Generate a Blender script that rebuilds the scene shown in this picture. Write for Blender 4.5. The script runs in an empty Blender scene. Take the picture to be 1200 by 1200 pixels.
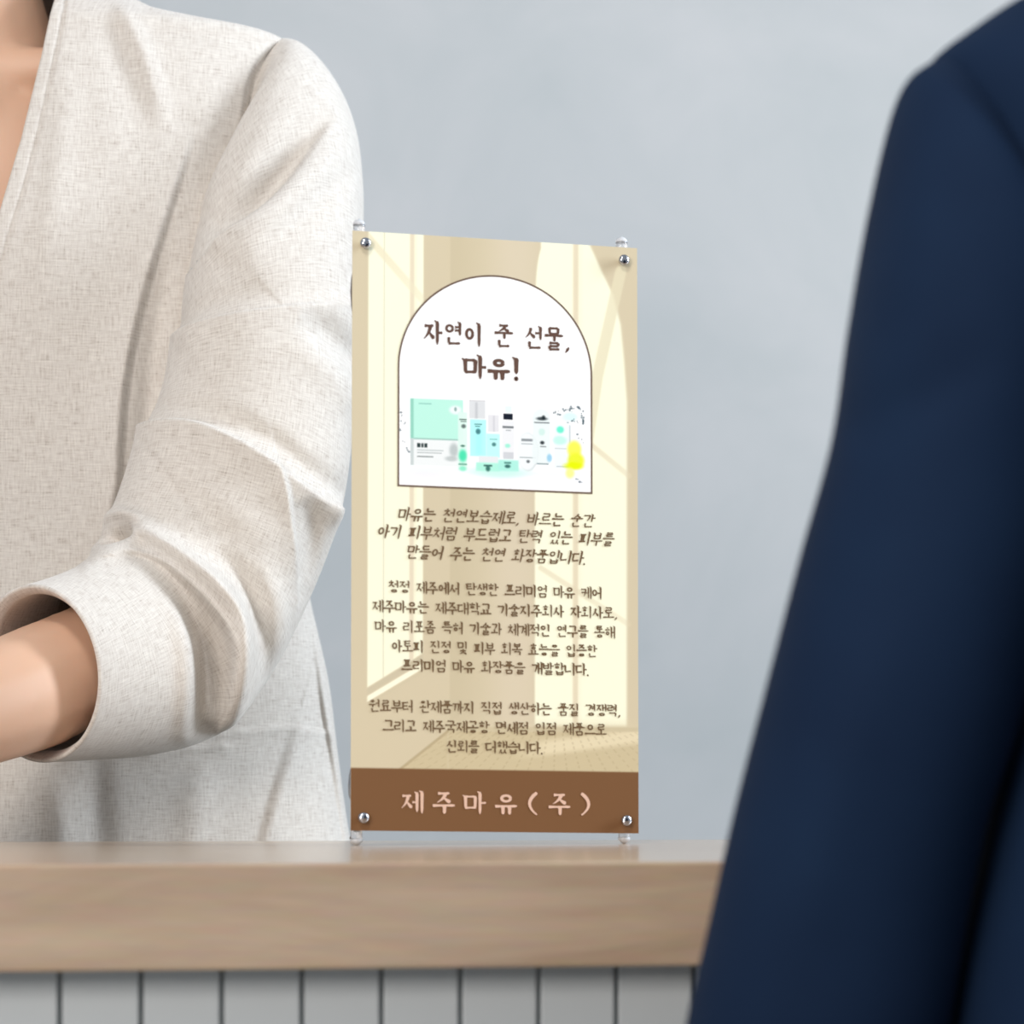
import bpy, bmesh, math, random
import numpy as np
from mathutils import Vector, Matrix
random.seed(3)
rng = np.random.RandomState(4)
SC = bpy.context.scene
COL = SC.collection

# ------------------------------------------------------------------ camera, world, lights
F = 3500.0                 # focal length in pixels of the 1200 px frame (105 mm on 36 mm)
TOP = 0.90                 # height of the worktop
ZC = TOP + 0.0476          # eye height, a little above the worktop
HY = 900.0                 # row of the horizon

cam_d = bpy.data.cameras.new('camera')
cam = bpy.data.objects.new('camera', cam_d)
COL.objects.link(cam)
cam.location = (0, 0, ZC)
cam.rotation_euler = (math.pi / 2, 0, 0)
cam_d.sensor_width = 36.0
cam_d.lens = 36.0 * F / 1200.0
cam_d.shift_y = (HY - 600.0) / 1200.0
cam_d.clip_start = 0.05
cam_d.dof.use_dof = True
cam_d.dof.focus_distance = 1.99
cam_d.dof.aperture_fstop = 8.0
SC.camera = cam

w = bpy.data.worlds.new('world'); SC.world = w; w.use_nodes = True
w.node_tree.nodes['Background'].inputs[0].default_value = (0.78, 0.89, 1.0, 1)
w.node_tree.nodes['Background'].inputs[1].default_value = 0.42

def area(name, loc, target, size, power, col, size_y=None):
    l = bpy.data.lights.new(name, 'AREA'); l.energy = power; l.color = col
    l.shape = 'RECTANGLE'; l.size = size; l.size_y = size_y or size
    o = bpy.data.objects.new(name, l); COL.objects.link(o)
    o.location = loc
    o.rotation_euler = (Vector(target) - Vector(loc)).to_track_quat('-Z', 'Y').to_euler()
    return o
area('window_light', (2.0, 1.92, 1.95), (0.0, 2.05, 1.10), 0.5, 56, (0.84, 0.92, 1.0), 1.4)
area('warm_room_light', (-1.1, -0.7, 1.65), (-0.2, 2.0, 1.10), 0.8, 35, (1.0, 0.91, 0.83))
area('ceiling_light', (-0.3, 0.4, 2.6), (-0.1, 2.0, 1.1), 0.4, 14, (1.0, 0.97, 0.93))
area('wall_fill', (0.3, 2.7, 2.3), (0.3, 4.2, 0.8), 2.2, 7, (1.0, 0.98, 0.95), 0.4)  # added fill above the frame, only there to brighten the back wall

SC.view_settings.view_transform = 'Standard'
SC.view_settings.look = 'None'
SC.view_settings.exposure = 0.06
SC.view_settings.gamma = 1.0
SC.view_settings.use_curve_mapping = False

# ------------------------------------------------------------------ helpers
def P(px, py, d):
    """world point seen at photo pixel (px, py) when it stands d metres away"""
    return Vector(((px - 600.0) * d / F, d, ZC + (HY - py) * d / F))

def lin(c):
    out = []
    for v in c[:3]:
        v = v / 255.0
        out.append(v / 12.92 if v <= 0.04045 else ((v + 0.055) / 1.055) ** 2.4)
    return (*out, 1.0)

def tag(o, label=None, cat=None, group=None, kind=None):
    if label: o['label'] = label
    if cat: o['category'] = cat
    if group: o['group'] = group
    if kind: o['kind'] = kind
    return o

def empty(name, loc, **k):
    o = bpy.data.objects.new(name, None); COL.objects.link(o)
    o.location = loc; o.empty_display_size = 0.05
    return tag(o, **k)

def link(name, me, mat, parent=None, smooth=False):
    o = bpy.data.objects.new(name, me); COL.objects.link(o)
    if mat is not None:
        me.materials.clear(); me.materials.append(mat)
    if parent is not None:
        o.parent = parent
        o.matrix_parent_inverse = Matrix.Translation(-Vector(parent_world(parent)))
    if smooth:
        me.polygons.foreach_set('use_smooth', [True] * len(me.polygons))
    return o

def parent_world(p):
    loc = Vector(p.location)
    return loc

def mesh_np(name, V, Fq):
    me = bpy.data.meshes.new(name)
    V = np.asarray(V, dtype=np.float32); Fq = np.asarray(Fq, dtype=np.int32)
    n = Fq.shape[1]
    me.vertices.add(len(V)); me.vertices.foreach_set('co', V.ravel())
    me.loops.add(Fq.size); me.loops.foreach_set('vertex_index', Fq.ravel())
    me.polygons.add(len(Fq))
    me.polygons.foreach_set('loop_start', np.arange(0, Fq.size, n, dtype=np.int32))
    me.polygons.foreach_set('loop_total', np.full(len(Fq), n, dtype=np.int32))
    me.update(calc_edges=True); me.validate()
    return me

def grid_faces(R, C, closed=False):
    r = np.arange(R - 1)[:, None]; c = np.arange(C if closed else C - 1)[None, :]
    c2 = (c + 1) % C
    a = r * C + c; b = r * C + c2; d = (r + 1) * C + c; e = (r + 1) * C + c2
    return np.stack([a, b, e, d], -1).reshape(-1, 4)

def set_uv(me, uv_vert):
    uvl = me.uv_layers.new(name='UVMap')
    idx = np.empty(len(me.loops), dtype=np.int32); me.loops.foreach_get('vertex_index', idx)
    uvl.data.foreach_set('uv', np.asarray(uv_vert, dtype=np.float32)[idx].ravel())

def bm_obj(name, bm, mat, parent=None, smooth=False):
    me = bpy.data.meshes.new(name); bm.to_mesh(me); bm.free()
    return link(name, me, mat, parent, smooth)

def box_bm(bm, c, s, rot=0.0, bev=0.0):
    m = Matrix.Translation(c) @ Matrix.Rotation(rot, 4, 'Z') @ Matrix.Diagonal((*s, 1))
    r = bmesh.ops.create_cube(bm, size=1.0, matrix=m)
    if bev:
        es = list({e for v in r['verts'] for e in v.link_edges})
        bmesh.ops.bevel(bm, geom=es, offset=bev, segments=3, profile=0.6, affect='EDGES')

def tube_bm(bm, pts, rad, seg=10, cap=True):
    pts = [Vector(p) for p in pts]
    rads = rad if isinstance(rad, (list, tuple)) else [rad] * len(pts)
    prev = None; rings = []
    for i, p in enumerate(pts):
        t = (pts[min(i + 1, len(pts) - 1)] - pts[max(i - 1, 0)]).normalized()
        if prev is None:
            a = t.orthogonal().normalized()
        else:
            a = (prev - t * prev.dot(t)).normalized()
        prev = a; b = t.cross(a)
        rings.append([bm.verts.new(p + (a * math.cos(k * 2 * math.pi / seg) + b * math.sin(k * 2 * math.pi / seg)) * rads[i]) for k in range(seg)])
    for i in range(len(rings) - 1):
        for k in range(seg):
            bm.faces.new((rings[i][k], rings[i][(k + 1) % seg], rings[i + 1][(k + 1) % seg], rings[i + 1][k]))
    if cap:
        bm.faces.new(rings[0][::-1]); bm.faces.new(rings[-1])

def lathe_bm(bm, origin, axis, prof, seg=24):
    """prof: list of (distance along axis, radius)"""
    o = Vector(origin); ax = Vector(axis).normalized()
    a = ax.orthogonal().normalized(); b = ax.cross(a); rings = []
    for h, r in prof:
        r = max(r, 1e-5)
        rings.append([bm.verts.new(o + ax * h + (a * math.cos(k * 2 * math.pi / seg) + b * math.sin(k * 2 * math.pi / seg)) * r) for k in range(seg)])
    for i in range(len(rings) - 1):
        for k in range(seg):
            bm.faces.new((rings[i][k], rings[i][(k + 1) % seg], rings[i + 1][(k + 1) % seg], rings[i + 1][k]))
    bm.faces.new(rings[0][::-1]); bm.faces.new(rings[-1])

def sm(x, a, b):
    t = np.clip((x - a) / (b - a), 0, 1); return t * t * (3 - 2 * t)

def cr(xs, ys, q):
    """smooth (Catmull-Rom / Hermite) interpolation, ys may be an array of vectors"""
    xs = np.asarray(xs, float); ys = np.asarray(ys, float); q = np.asarray(q, float)
    if ys.ndim == 1: ys = ys[:, None]; flat = True
    else: flat = False
    m = np.zeros_like(ys)
    d = (ys[1:] - ys[:-1]) / (xs[1:] - xs[:-1])[:, None]
    m[0] = d[0]; m[-1] = d[-1]; m[1:-1] = 0.5 * (d[1:] + d[:-1])
    i = np.clip(np.searchsorted(xs, q, side='right') - 1, 0, len(xs) - 2)
    h = (xs[i + 1] - xs[i]); t = np.clip((q - xs[i]) / h, 0, 1)[:, None]; h = h[:, None]
    out = (2*t**3 - 3*t**2 + 1) * ys[i] + (t**3 - 2*t**2 + t) * h * m[i] + (-2*t**3 + 3*t**2) * ys[i+1] + (t**3 - t**2) * h * m[i+1]
    return out[:, 0] if flat else out

# ------------------------------------------------------------------ materials
def new_mat(name):
    m = bpy.data.materials.new(name); m.use_nodes = True
    nt = m.node_tree; b = nt.nodes['Principled BSDF']
    return m, nt, b

def nd(nt, t, **k):
    n = nt.nodes.new(t)
    for a, v in k.items():
        if a in ('operation', 'blend_type', 'data_type', 'noise_dimensions', 'wave_type', 'bands_direction', 'layer_name', 'uv_map'):
            setattr(n, a, v)
        else:
            n.inputs[a].default_value = v
    return n

def simple(name, col, rough=0.5, metal=0.0, var=0.04, scale=30.0, bump=0.0, **extra):
    m, nt, b = new_mat(name)
    tc = nd(nt, 'ShaderNodeTexCoord'); nz = nd(nt, 'ShaderNodeTexNoise', Scale=scale, Detail=4.0)
    nt.links.new(tc.outputs['Object'], nz.inputs['Vector'])
    mr = nd(nt, 'ShaderNodeMapRange'); mr.inputs[3].default_value = 1 - var; mr.inputs[4].default_value = 1 + var
    nt.links.new(nz.outputs['Fac'], mr.inputs[0])
    mx = nd(nt, 'ShaderNodeMix', data_type='RGBA', blend_type='MULTIPLY'); mx.inputs[0].default_value = 1.0
    mx.inputs[6].default_value = lin(col)
    cmb = nd(nt, 'ShaderNodeCombineColor')
    for i in range(3): nt.links.new(mr.outputs[0], cmb.inputs[i])
    nt.links.new(cmb.outputs[0], mx.inputs[7])
    nt.links.new(mx.outputs[2], b.inputs['Base Color'])
    b.inputs['Roughness'].default_value = rough; b.inputs['Metallic'].default_value = metal
    for k, v in extra.items(): b.inputs[k.replace('_', ' ')].default_value = v
    if bump:
        bp = nd(nt, 'ShaderNodeBump', Strength=bump, Distance=0.001)
        nt.links.new(nz.outputs['Fac'], bp.inputs['Height']); nt.links.new(bp.outputs[0], b.inputs['Normal'])
    return m

def linen_mat(name='linen'):
    m, nt, b = new_mat(name)
    uv = nd(nt, 'ShaderNodeUVMap', uv_map='UVMap')
    outs = []
    for sx, sy in ((85, 900), (900, 85)):
        mp = nd(nt, 'ShaderNodeMapping'); mp.inputs['Scale'].default_value = (sx, sy, 1)
        nt.links.new(uv.outputs[0], mp.inputs[0])
        nz = nd(nt, 'ShaderNodeTexNoise', Scale=1.0, Detail=3.0, Roughness=0.6)
        nt.links.new(mp.outputs[0], nz.inputs['Vector']); outs.append(nz)
    add = nd(nt, 'ShaderNodeMath', operation='ADD')
    nt.links.new(outs[0].outputs['Fac'], add.inputs[0]); nt.links.new(outs[1].outputs['Fac'], add.inputs[1])
    half = nd(nt, 'ShaderNodeMath', operation='MULTIPLY'); half.inputs[1].default_value = 0.5
    nt.links.new(add.outputs[0], half.inputs[0])
    ramp = nt.nodes.new('ShaderNodeValToRGB')
    e = ramp.color_ramp.elements
    e[0].position = 0.29; e[0].color = lin((158, 147, 138))
    e[1].position = 0.70; e[1].color = lin((233, 227, 219))
    k = e.new(0.42); k.color = lin((204, 196, 188))
    k = e.new(0.52); k.color = lin((215, 209, 202))
    nt.links.new(half.outputs[0], ramp.inputs[0])
    # sparse dark slubs
    mp = nd(nt, 'ShaderNodeMapping'); mp.inputs['Scale'].default_value = (260, 620, 1)
    nt.links.new(uv.outputs[0], mp.inputs[0])
    nz = nd(nt, 'ShaderNodeTexNoise', Scale=1.0, Detail=1.0)
    nt.links.new(mp.outputs[0], nz.inputs['Vector'])
    mr = nd(nt, 'ShaderNodeMapRange'); mr.inputs[1].default_value = 0.70; mr.inputs[2].default_value = 0.80
    mr.inputs[3].default_value = 0; mr.inputs[4].default_value = 0.4
    nt.links.new(nz.outputs['Fac'], mr.inputs[0])
    mx = nd(nt, 'ShaderNodeMix', data_type='RGBA'); mx.inputs[7].default_value = lin((150, 138, 132))
    nt.links.new(mr.outputs[0], mx.inputs[0]); nt.links.new(ramp.outputs[0], mx.inputs[6])
    nt.links.new(mx.outputs[2], b.inputs['Base Color'])
    bp = nd(nt, 'ShaderNodeBump', Strength=0.35, Distance=0.0006)
    nt.links.new(half.outputs[0], bp.inputs['Height']); nt.links.new(bp.outputs[0], b.inputs['Normal'])
    b.inputs['Roughness'].default_value = 0.9
    b.inputs['Sheen Weight'].default_value = 0.25
    b.inputs['Specular IOR Level'].default_value = 0.2
    return m

def suit_mat():
    m, nt, b = new_mat('navy_suit')
    tc = nd(nt, 'ShaderNodeTexCoord')
    n1 = nd(nt, 'ShaderNodeTexNoise', Scale=9.0, Detail=3.0); nt.links.new(tc.outputs['Object'], n1.inputs['Vector'])
    n2 = nd(nt, 'ShaderNodeTexNoise', Scale=900.0, Detail=2.0); nt.links.new(tc.outputs['Object'], n2.inputs['Vector'])
    ramp = nt.nodes.new('ShaderNodeValToRGB'); e = ramp.color_ramp.elements
    e[0].position = 0.3; e[0].color = lin((12, 30, 55)); e[1].position = 0.7; e[1].color = lin((17, 37, 63))
    nt.links.new(n1.outputs['Fac'], ramp.inputs[0]); nt.links.new(ramp.outputs[0], b.inputs['Base Color'])
    bp = nd(nt, 'ShaderNodeBump', Strength=0.2, Distance=0.0004)
    nt.links.new(n2.outputs['Fac'], bp.inputs['Height']); nt.links.new(bp.outputs[0], b.inputs['Normal'])
    b.inputs['Roughness'].default_value = 0.85; b.inputs['Specular IOR Level'].default_value = 0.15
    b.inputs['Sheen Weight'].default_value = 0.0
    return m

def wood_mat():
    m, nt, b = new_mat('pale_oak')
    tc = nd(nt, 'ShaderNodeTexCoord')
    mp = nd(nt, 'ShaderNodeMapping'); mp.inputs['Scale'].default_value = (1.5, 18, 22)
    mp.inputs['Rotation'].default_value = (0, 0, -math.atan(0.143))
    nt.links.new(tc.outputs['Object'], mp.inputs[0])
    n1 = nd(nt, 'ShaderNodeTexNoise', Scale=1.6, Detail=6.0, Roughness=0.6, Distortion=0.6); nt.links.new(mp.outputs[0], n1.inputs['Vector'])
    mp2 = nd(nt, 'ShaderNodeMapping'); mp2.inputs['Scale'].default_value = (12, 260, 320)
    mp2.inputs['Rotation'].default_value = (0, 0, -math.atan(0.143))
    nt.links.new(tc.outputs['Object'], mp2.inputs[0])
    n2 = nd(nt, 'ShaderNodeTexNoise', Scale=1.0, Detail=3.0); nt.links.new(mp2.outputs[0], n2.inputs['Vector'])
    ramp = nt.nodes.new('ShaderNodeValToRGB'); e = ramp.color_ramp.elements
    e[0].position = 0.32; e[0].color = lin((174, 148, 125)); e[1].position = 0.68; e[1].color = lin((198, 174, 149))
    nt.links.new(n1.outputs['Fac'], ramp.inputs[0])
    mx = nd(nt, 'ShaderNodeMix', data_type='RGBA', blend_type='MULTIPLY'); mx.inputs[0].default_value = 0.18
    nt.links.new(ramp.outputs[0], mx.inputs[6]); nt.links.new(n2.outputs['Color'], mx.inputs[7])
    nt.links.new(mx.outputs[2], b.inputs['Base Color'])
    b.inputs['Roughness'].default_value = 0.25; b.inputs['Specular IOR Level'].default_value = 0.5
    b.inputs['Coat Weight'].default_value = 0.5; b.inputs['Coat Roughness'].default_value = 0.16
    return m

def plaster_mat():
    m, nt, b = new_mat('plaster')
    tc = nd(nt, 'ShaderNodeTexCoord')
    n1 = nd(nt, 'ShaderNodeTexNoise', Scale=3.2, Detail=8.0, Roughness=0.62, Distortion=0.7); nt.links.new(tc.outputs['Object'], n1.inputs['Vector'])
    ramp = nt.nodes.new('ShaderNodeValToRGB'); e = ramp.color_ramp.elements
    e[0].position = 0.25; e[0].color = lin((194, 199, 201)); e[1].position = 0.75; e[1].color = lin((209, 210, 212))
    nt.links.new(n1.outputs['Fac'], ramp.inputs[0]); nt.links.new(ramp.outputs[0], b.inputs['Base Color'])
    bp = nd(nt, 'ShaderNodeBump', Strength=0.15, Distance=0.004)
    nt.links.new(n1.outputs['Fac'], bp.inputs['Height']); nt.links.new(bp.outputs[0], b.inputs['Normal'])
    b.inputs['Roughness'].default_value = 0.9
    return m

def print_mat(name='printed_sheet', rough=0.55):
    m, nt, b = new_mat(name)
    a = nt.nodes.new('ShaderNodeVertexColor'); a.layer_name = 'Col'
    nt.links.new(a.outputs[0], b.inputs['Base Color'])
    b.inputs['Roughness'].default_value = rough; b.inputs['Specular IOR Level'].default_value = 0.1
    return m

M_linen = linen_mat(); M_suit = suit_mat(); M_wood = wood_mat(); M_wall = plaster_mat(); M_print = print_mat()
M_board = simple('painted_board', (198, 204, 207), 0.5, var=0.03)
M_gap = simple('groove_back', (190, 194, 194), 0.8)
M_floor = simple('floor_concrete', (150, 146, 140), 0.6, var=0.06, scale=6)
M_chrome = simple('chrome', (190, 190, 196), 0.16, 1.0, var=0.05)
M_rod = simple('steel_rod', (165, 167, 172), 0.3, 1.0)
M_skin = simple('skin', (224, 182, 154), 0.5, var=0.03, scale=14, Subsurface_Weight=0.15)
M_skin.node_tree.nodes['Principled BSDF'].inputs['Subsurface Radius'].default_value = (0.012, 0.005, 0.003)
M_skin2 = simple('skin_tan', (214, 172, 146), 0.5, var=0.03, scale=14)
M_hair = simple('dark_hair', (52, 38, 32), 0.45, var=0.3, scale=120)
M_trouser = simple('grey_trousers', (70, 72, 78), 0.85)
M_navy2 = simple('navy_trousers', (24, 38, 62), 0.85)
M_shoe = simple('shoe_leather', (34, 28, 26), 0.3)
M_eye = simple('eye_white', (240, 238, 235), 0.2)
M_iris = simple('iris_brown', (60, 38, 26), 0.2)
M_lip = simple('lip', (190, 110, 104), 0.45)
M_shirt = simple('white_shirt', (235, 236, 238), 0.8)
M_brown = simple('ink_brown', (92, 62, 48), 0.6, var=0.0)
M_brown2 = simple('ink_olive', (106, 80, 48), 0.6, var=0.0)
M_border = simple('ink_border', (104, 82, 66), 0.6, var=0.0)
M_pink = simple('ink_pale', (224, 186, 164), 0.6, var=0.0)

def clear_mat():
    m, nt, b = new_mat('clear_plastic')
    b.inputs['Base Color'].default_value = (0.97, 0.98, 1, 1)
    b.inputs['Transmission Weight'].default_value = 0.75
    b.inputs['Roughness'].default_value = 0.12; b.inputs['IOR'].default_value = 1.46
    return m
M_clear = clear_mat()

# ------------------------------------------------------------------ room
bm = bmesh.new(); box_bm(bm, (0, 4.25, 1.5), (9, 0.1, 3.0)); tag(bm_obj('wall_back', bm, M_wall), kind='structure')
bm = bmesh.new(); box_bm(bm, (0, 1.0, -0.05), (9, 6.6, 0.1)); tag(bm_obj('floor', bm, M_floor), kind='structure')
bm = bmesh.new(); box_bm(bm, (0, 4.19, 0.05), (9, 0.02, 0.1)); tag(bm_obj('baseboard_back', bm, M_board), kind='structure')

# ------------------------------------------------------------------ counter
SL = 0.143; YAW = math.atan(SL)
T = Vector((math.cos(YAW), math.sin(YAW), 0)); N = Vector((-math.sin(YAW), math.cos(YAW), 0))
front0 = Vector((0, 1.474 + SL * 0.2527, 0))          # point of the front edge line at x = 0
DEPTH = 0.455; THK = 0.0535
def on_counter(s, n, z): return front0 + T * s + N * n + Vector((0, 0, z))
c = on_counter(-0.05, DEPTH / 2, TOP - THK / 2)
bm = bmesh.new(); box_bm(bm, c, (2.7, DEPTH, THK), YAW, 0.0025)
wt = tag(bm_obj('worktop', bm, M_wood), 'long pale oak worktop slab with a thick front edge, lying on the grey boarded counter', 'worktop')

base = empty('counter_base', on_counter(-0.05, 0.2, 0), label='pale grey reception counter base clad in narrow vertical boards, under the oak worktop', cat='counter')
bm = bmesh.new()
box_bm(bm, on_counter(-0.05, 0.036 + 0.19, (TOP - THK) / 2 + 0.02), (2.5, 0.38, TOP - THK - 0.042), YAW)
bm_obj('carcass', bm, M_gap, base)
bm = bmesh.new(); box_bm(bm, on_counter(-0.05, 0.245, 0.03), (2.44, 0.33, 0.06), YAW); bm_obj('plinth', bm, M_gap, base)
# boards: joint positions follow from the photograph
D0 = 1.54
sj = []
for px in (80, 732):
    d = D0 / (1 - SL * (px - 600) / F); x = (px - 600) * d / F
    sj.append(x / math.cos(YAW))
pitch = (sj[1] - sj[0]) / 7
bw = pitch - 0.0026; bh = TOP - THK - 0.062
nrm = (D0 - front0.y) * math.cos(YAW)
bmb = bmesh.new(); box_bm(bmb, (0, 0, 0), (bw, 0.006, bh), 0, 0.001)
me_board = bpy.data.meshes.new('board'); bmb.to_mesh(me_board); bmb.free(); me_board.materials.append(M_board)
for k in range(-25, 36):
    s = sj[0] + (k + 0.5) * pitch
    if not -1.28 < s < 1.18: continue
    o = bpy.data.objects.new('board', me_board); COL.objects.link(o)
    o.parent = base
    p = on_counter(s, nrm + 0.003, 0.062 + bh / 2) - base.location
    o.location = p; o.rotation_euler = (0, 0, YAW)

# ------------------------------------------------------------------ banner
BL = [Vector((-0.098708, 1.848578, 0.33268697 + ZC)), Vector((0.07941262, 1.89558869, 0.32989486 + ZC)),
      Vector((0.07942618, 1.87350535, -0.04105602 + ZC)), Vector((-0.09869444, 1.82649465, -0.03826391 + ZC))]
BU = (BL[2] - BL[3]); BV = (BL[3] - BL[0])            # across, down
bw_, bh_ = BU.length, BV.length
bu, bv = BU.normalized(), BV.normalized()
bn = bu.cross(bv).normalized()
if bn.y > 0: bn = -bn                                   # towards the viewer
AW, AH = 338.0, 704.0                                   # art units
def bp(U, V, off=0.0):
    """art coordinate -> world point on the banner"""
    return BL[0] + BU * (U / AW) + BV * (V / AH) + bn * off
# homography photo px -> art
def homog():
    src = [(414, 270), (746, 291), (749, 976), (410, 974)]; dst = [(0, 0), (AW, 0), (AW, AH), (0, AH)]
    A = []; B = []
    for (x, y), (u, v) in zip(src, dst):
        A.append([x, y, 1, 0, 0, 0, -u * x, -u * y]); B.append(u)
        A.append([0, 0, 0, x, y, 1, -v * x, -v * y]); B.append(v)
    return np.append(np.linalg.solve(np.array(A, float), np.array(B, float)), 1).reshape(3, 3)
HM = homog(); HI = np.linalg.inv(HM)
def art(x, y):
    q = HM @ np.array([x, y, 1.0]); return q[0] / q[2], q[1] / q[2]
def photo(U, V):
    q = HI @ np.stack([U.ravel(), V.ravel(), np.ones(U.size)]); return (q[0] / q[2]).reshape(U.shape), (q[1] / q[2]).reshape(U.shape)

banner = empty('banner_stand', (BL[3] + BL[2]) / 2 * 1.0, label='small upright cream and brown table banner standing on the oak worktop', cat='banner')
banner.location.z = TOP

def mixc(c, col, a):
    a = np.asarray(a)[..., None]; return c * (1 - a) + np.array(col, float) * a
def segd(X, Y, p, q):
    p = np.array(p, float); q = np.array(q, float); d = q - p; L = (d ** 2).sum()
    t = np.clip(((X - p[0]) * d[0] + (Y - p[1]) * d[1]) / L, 0, 1)
    return np.hypot(X - p[0] - t * d[0], Y - p[1] - t * d[1]), t
def srgb2lin(c):
    c = np.clip(c, 0, 255) / 255.0
    return np.where(c <= 0.04045, c / 12.92, ((c + 0.055) / 1.055) ** 2.4)
def band(x, a, b, s=1.0):
    return sm(x, a - s, a + s) * (1 - sm(x, b - s, b + s))

def color_grid(name, U, V, off, colfn, mat, parent):
    R, C = U.shape
    o0 = np.array(BL[0]); e1 = np.array(BU) / AW; e2 = np.array(BV) / AH; n = np.array(bn)
    Vv = o0 + U[..., None] * e1 + V[..., None] * e2 + n * off
    me = mesh_np(name, Vv.reshape(-1, 3), grid_faces(R, C)[:, ::-1])
    ca = me.color_attributes.new(name='Col', type='FLOAT_COLOR', domain='POINT')
    colr = np.ones((R * C, 4), dtype=np.float32); colr[:, :3] = srgb2lin(colfn(U, V)).reshape(-1, 3)
    ca.data.foreach_set('color', colr.ravel())
    return link(name, me, mat, parent)

def room_art(U, V):
    X, Y = photo(U, V)
    tan = np.array([210, 197, 168.]); cream = np.array([248, 247, 220.])
    c = np.ones(U.shape + (3,)) * tan
    u = U / AW
    # back wall / side wall tone
    c = mixc(c, (203, 190, 160), band(u, .338, .50, .004) * (1 - sm(u, .34, .50)) * (1 - sm(Y, 840, 870)))
    c = mixc(c, (216, 203, 178), band(u, .50, .64, .06) * .8)
    # window patch on the left
    win = band(u, .055, .245, .003) * (1 - sm(Y - (805 - (X - 430) * 0.62), -1.5, 1.5))
    c = mixc(c, cream, win)
    c = mixc(c, (206, 200, 176), win * band(u, .1085, .1115, .0012) * .8)
    c = mixc(c, (228, 216, 190), win * band(u, .198, .214, .003))
    c = mixc(c, (244, 240, 212), win * band(u, .214, .222, .003))
    d, t = segd(X, Y, (429, 274), (497, 352))
    c = mixc(c, (232, 224, 194), win * (1 - sm(d, 3.2, 5.2)) * (1 - .5 * t))
    # sill
    sy = 824 - (X - 430) * 0.60
    sil = band(u, .055, .245, .004)
    c = mixc(c, (200, 190, 164), sil * band(Y - (814 - (X - 430) * 0.62), -8, 0, 2) * .55)
    c = mixc(c, (252, 248, 222), sil * band(Y - sy, -9, -2, 1.2))
    c = mixc(c, (206, 194, 164), sil * band(Y - sy, -1, 3, 2) * .5)
    # right hand patch of light
    edge = 627 + 7 * np.exp(-(np.clip(Y - 291, 0, None) / 22.0)) + 0 * X
    rb = np.interp(Y, [285, 320, 345, 380, 420, 470, 980], [690, 706, 718, 727, 731, 734.5, 735])
    pr = sm(X - edge, -1.5, 1.5) * (1 - sm(X - rb, -2.5, 2.5)) * (1 - sm(Y, 846, 853))
    c = mixc(c, cream, pr)
    c = mixc(c, (226, 214, 186), pr * (band(X, 671.5, 678, 1.8)))
    c = mixc(c, (244, 238, 212), pr * (band(X, 678, 682, 2)) * .6)
    d, t = segd(X, Y, (727, 318), (700, 440)); d2, t2 = segd(X, Y, (700, 440), (690, 520))
    mu = 1 - sm(np.minimum(d, d2 + 2 * t2), 5, 8)
    c = mixc(c, (226, 217, 186), mu * .75)
    for p, q, a in (((693, 520), (737, 556), .7), ((634, 664), (737, 730), .6), ((400, 0), (401, 1), 0)):
        d, t = segd(X, Y, p, q); c = mixc(c, (222, 210, 180), (1 - sm(d, 1.5, 4.5)) * a * (1 - .3 * t))
    # lower wall, floor
    c = mixc(c, (216, 204, 172), sm(Y, 836, 856) * band(X, 525, 760, 3) * .5)
    fl = np.maximum(sm(Y, 855, 857.5) * sm(X, 523, 527), sm(Y - (900 - (X - 470) * .80), -1.5, 1.5) * (1 - sm(X, 523, 527)))
    fcol = np.array([204, 189, 154.])
    lightpatch = band(Y - (880 - (X - 600) * .13), -8, 9, 5) * sm(X, 590, 650)
    c = mixc(c, fcol, fl)
    c = mixc(c, (232, 219, 186), fl * lightpatch * .8)
    c = mixc(c, (176, 158, 124), (1 - sm(np.abs(Y - (900 - (X - 470) * .80)), 1, 3)) * (X < 526) * (Y > 850) * .7)
    c = mixc(c, (200, 186, 152), band(Y, 851, 856, 1) * sm(X, 523, 530) * .6)
    for k in range(-22, 24):
        xt = 668 + k * 8.5; xb = 680 + k * 8.5 * 1.8
        xx = xt + (xb - xt) * (Y - 857) / 45.0
        c = mixc(c, (172, 154, 120), fl * (1 - sm(np.abs(X - xx), .3, 1.3)) * .4 * (np.sin(Y * 1.1 + k * 2.1) > -.2))
    # brown footer
    v = V
    vb = art(560, 901.5)[1]
    c = mixc(c, (122, 87, 58), sm(v, vb - .8, vb + .8))
    return c

Ug, Vg = np.meshgrid(np.linspace(0, AW, 339), np.linspace(0, AH, 705))
color_grid('printed_sheet', Ug, Vg, 0.0, room_art, M_print, banner)
# the sheet itself has a back and an edge
M_sheet = simple('sheet_edge', (232, 226, 205), 0.6)
me = bpy.data.meshes.new('sheet_back')
th = 0.0007
vs = [bp(0, 0, -.0001), bp(AW, 0, -.0001), bp(AW, AH, -.0001), bp(0, AH, -.0001), bp(0, 0, -th), bp(AW, 0, -th), bp(AW, AH, -th), bp(0, AH, -th)]
me.from_pydata([tuple(v) for v in vs], [], [(0, 1, 2, 3), (7, 6, 5, 4), (0, 4, 5, 1), (1, 5, 6, 2), (2, 6, 7, 3), (3, 7, 4, 0)])
link('sheet_back', me, M_sheet, banner)

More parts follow.
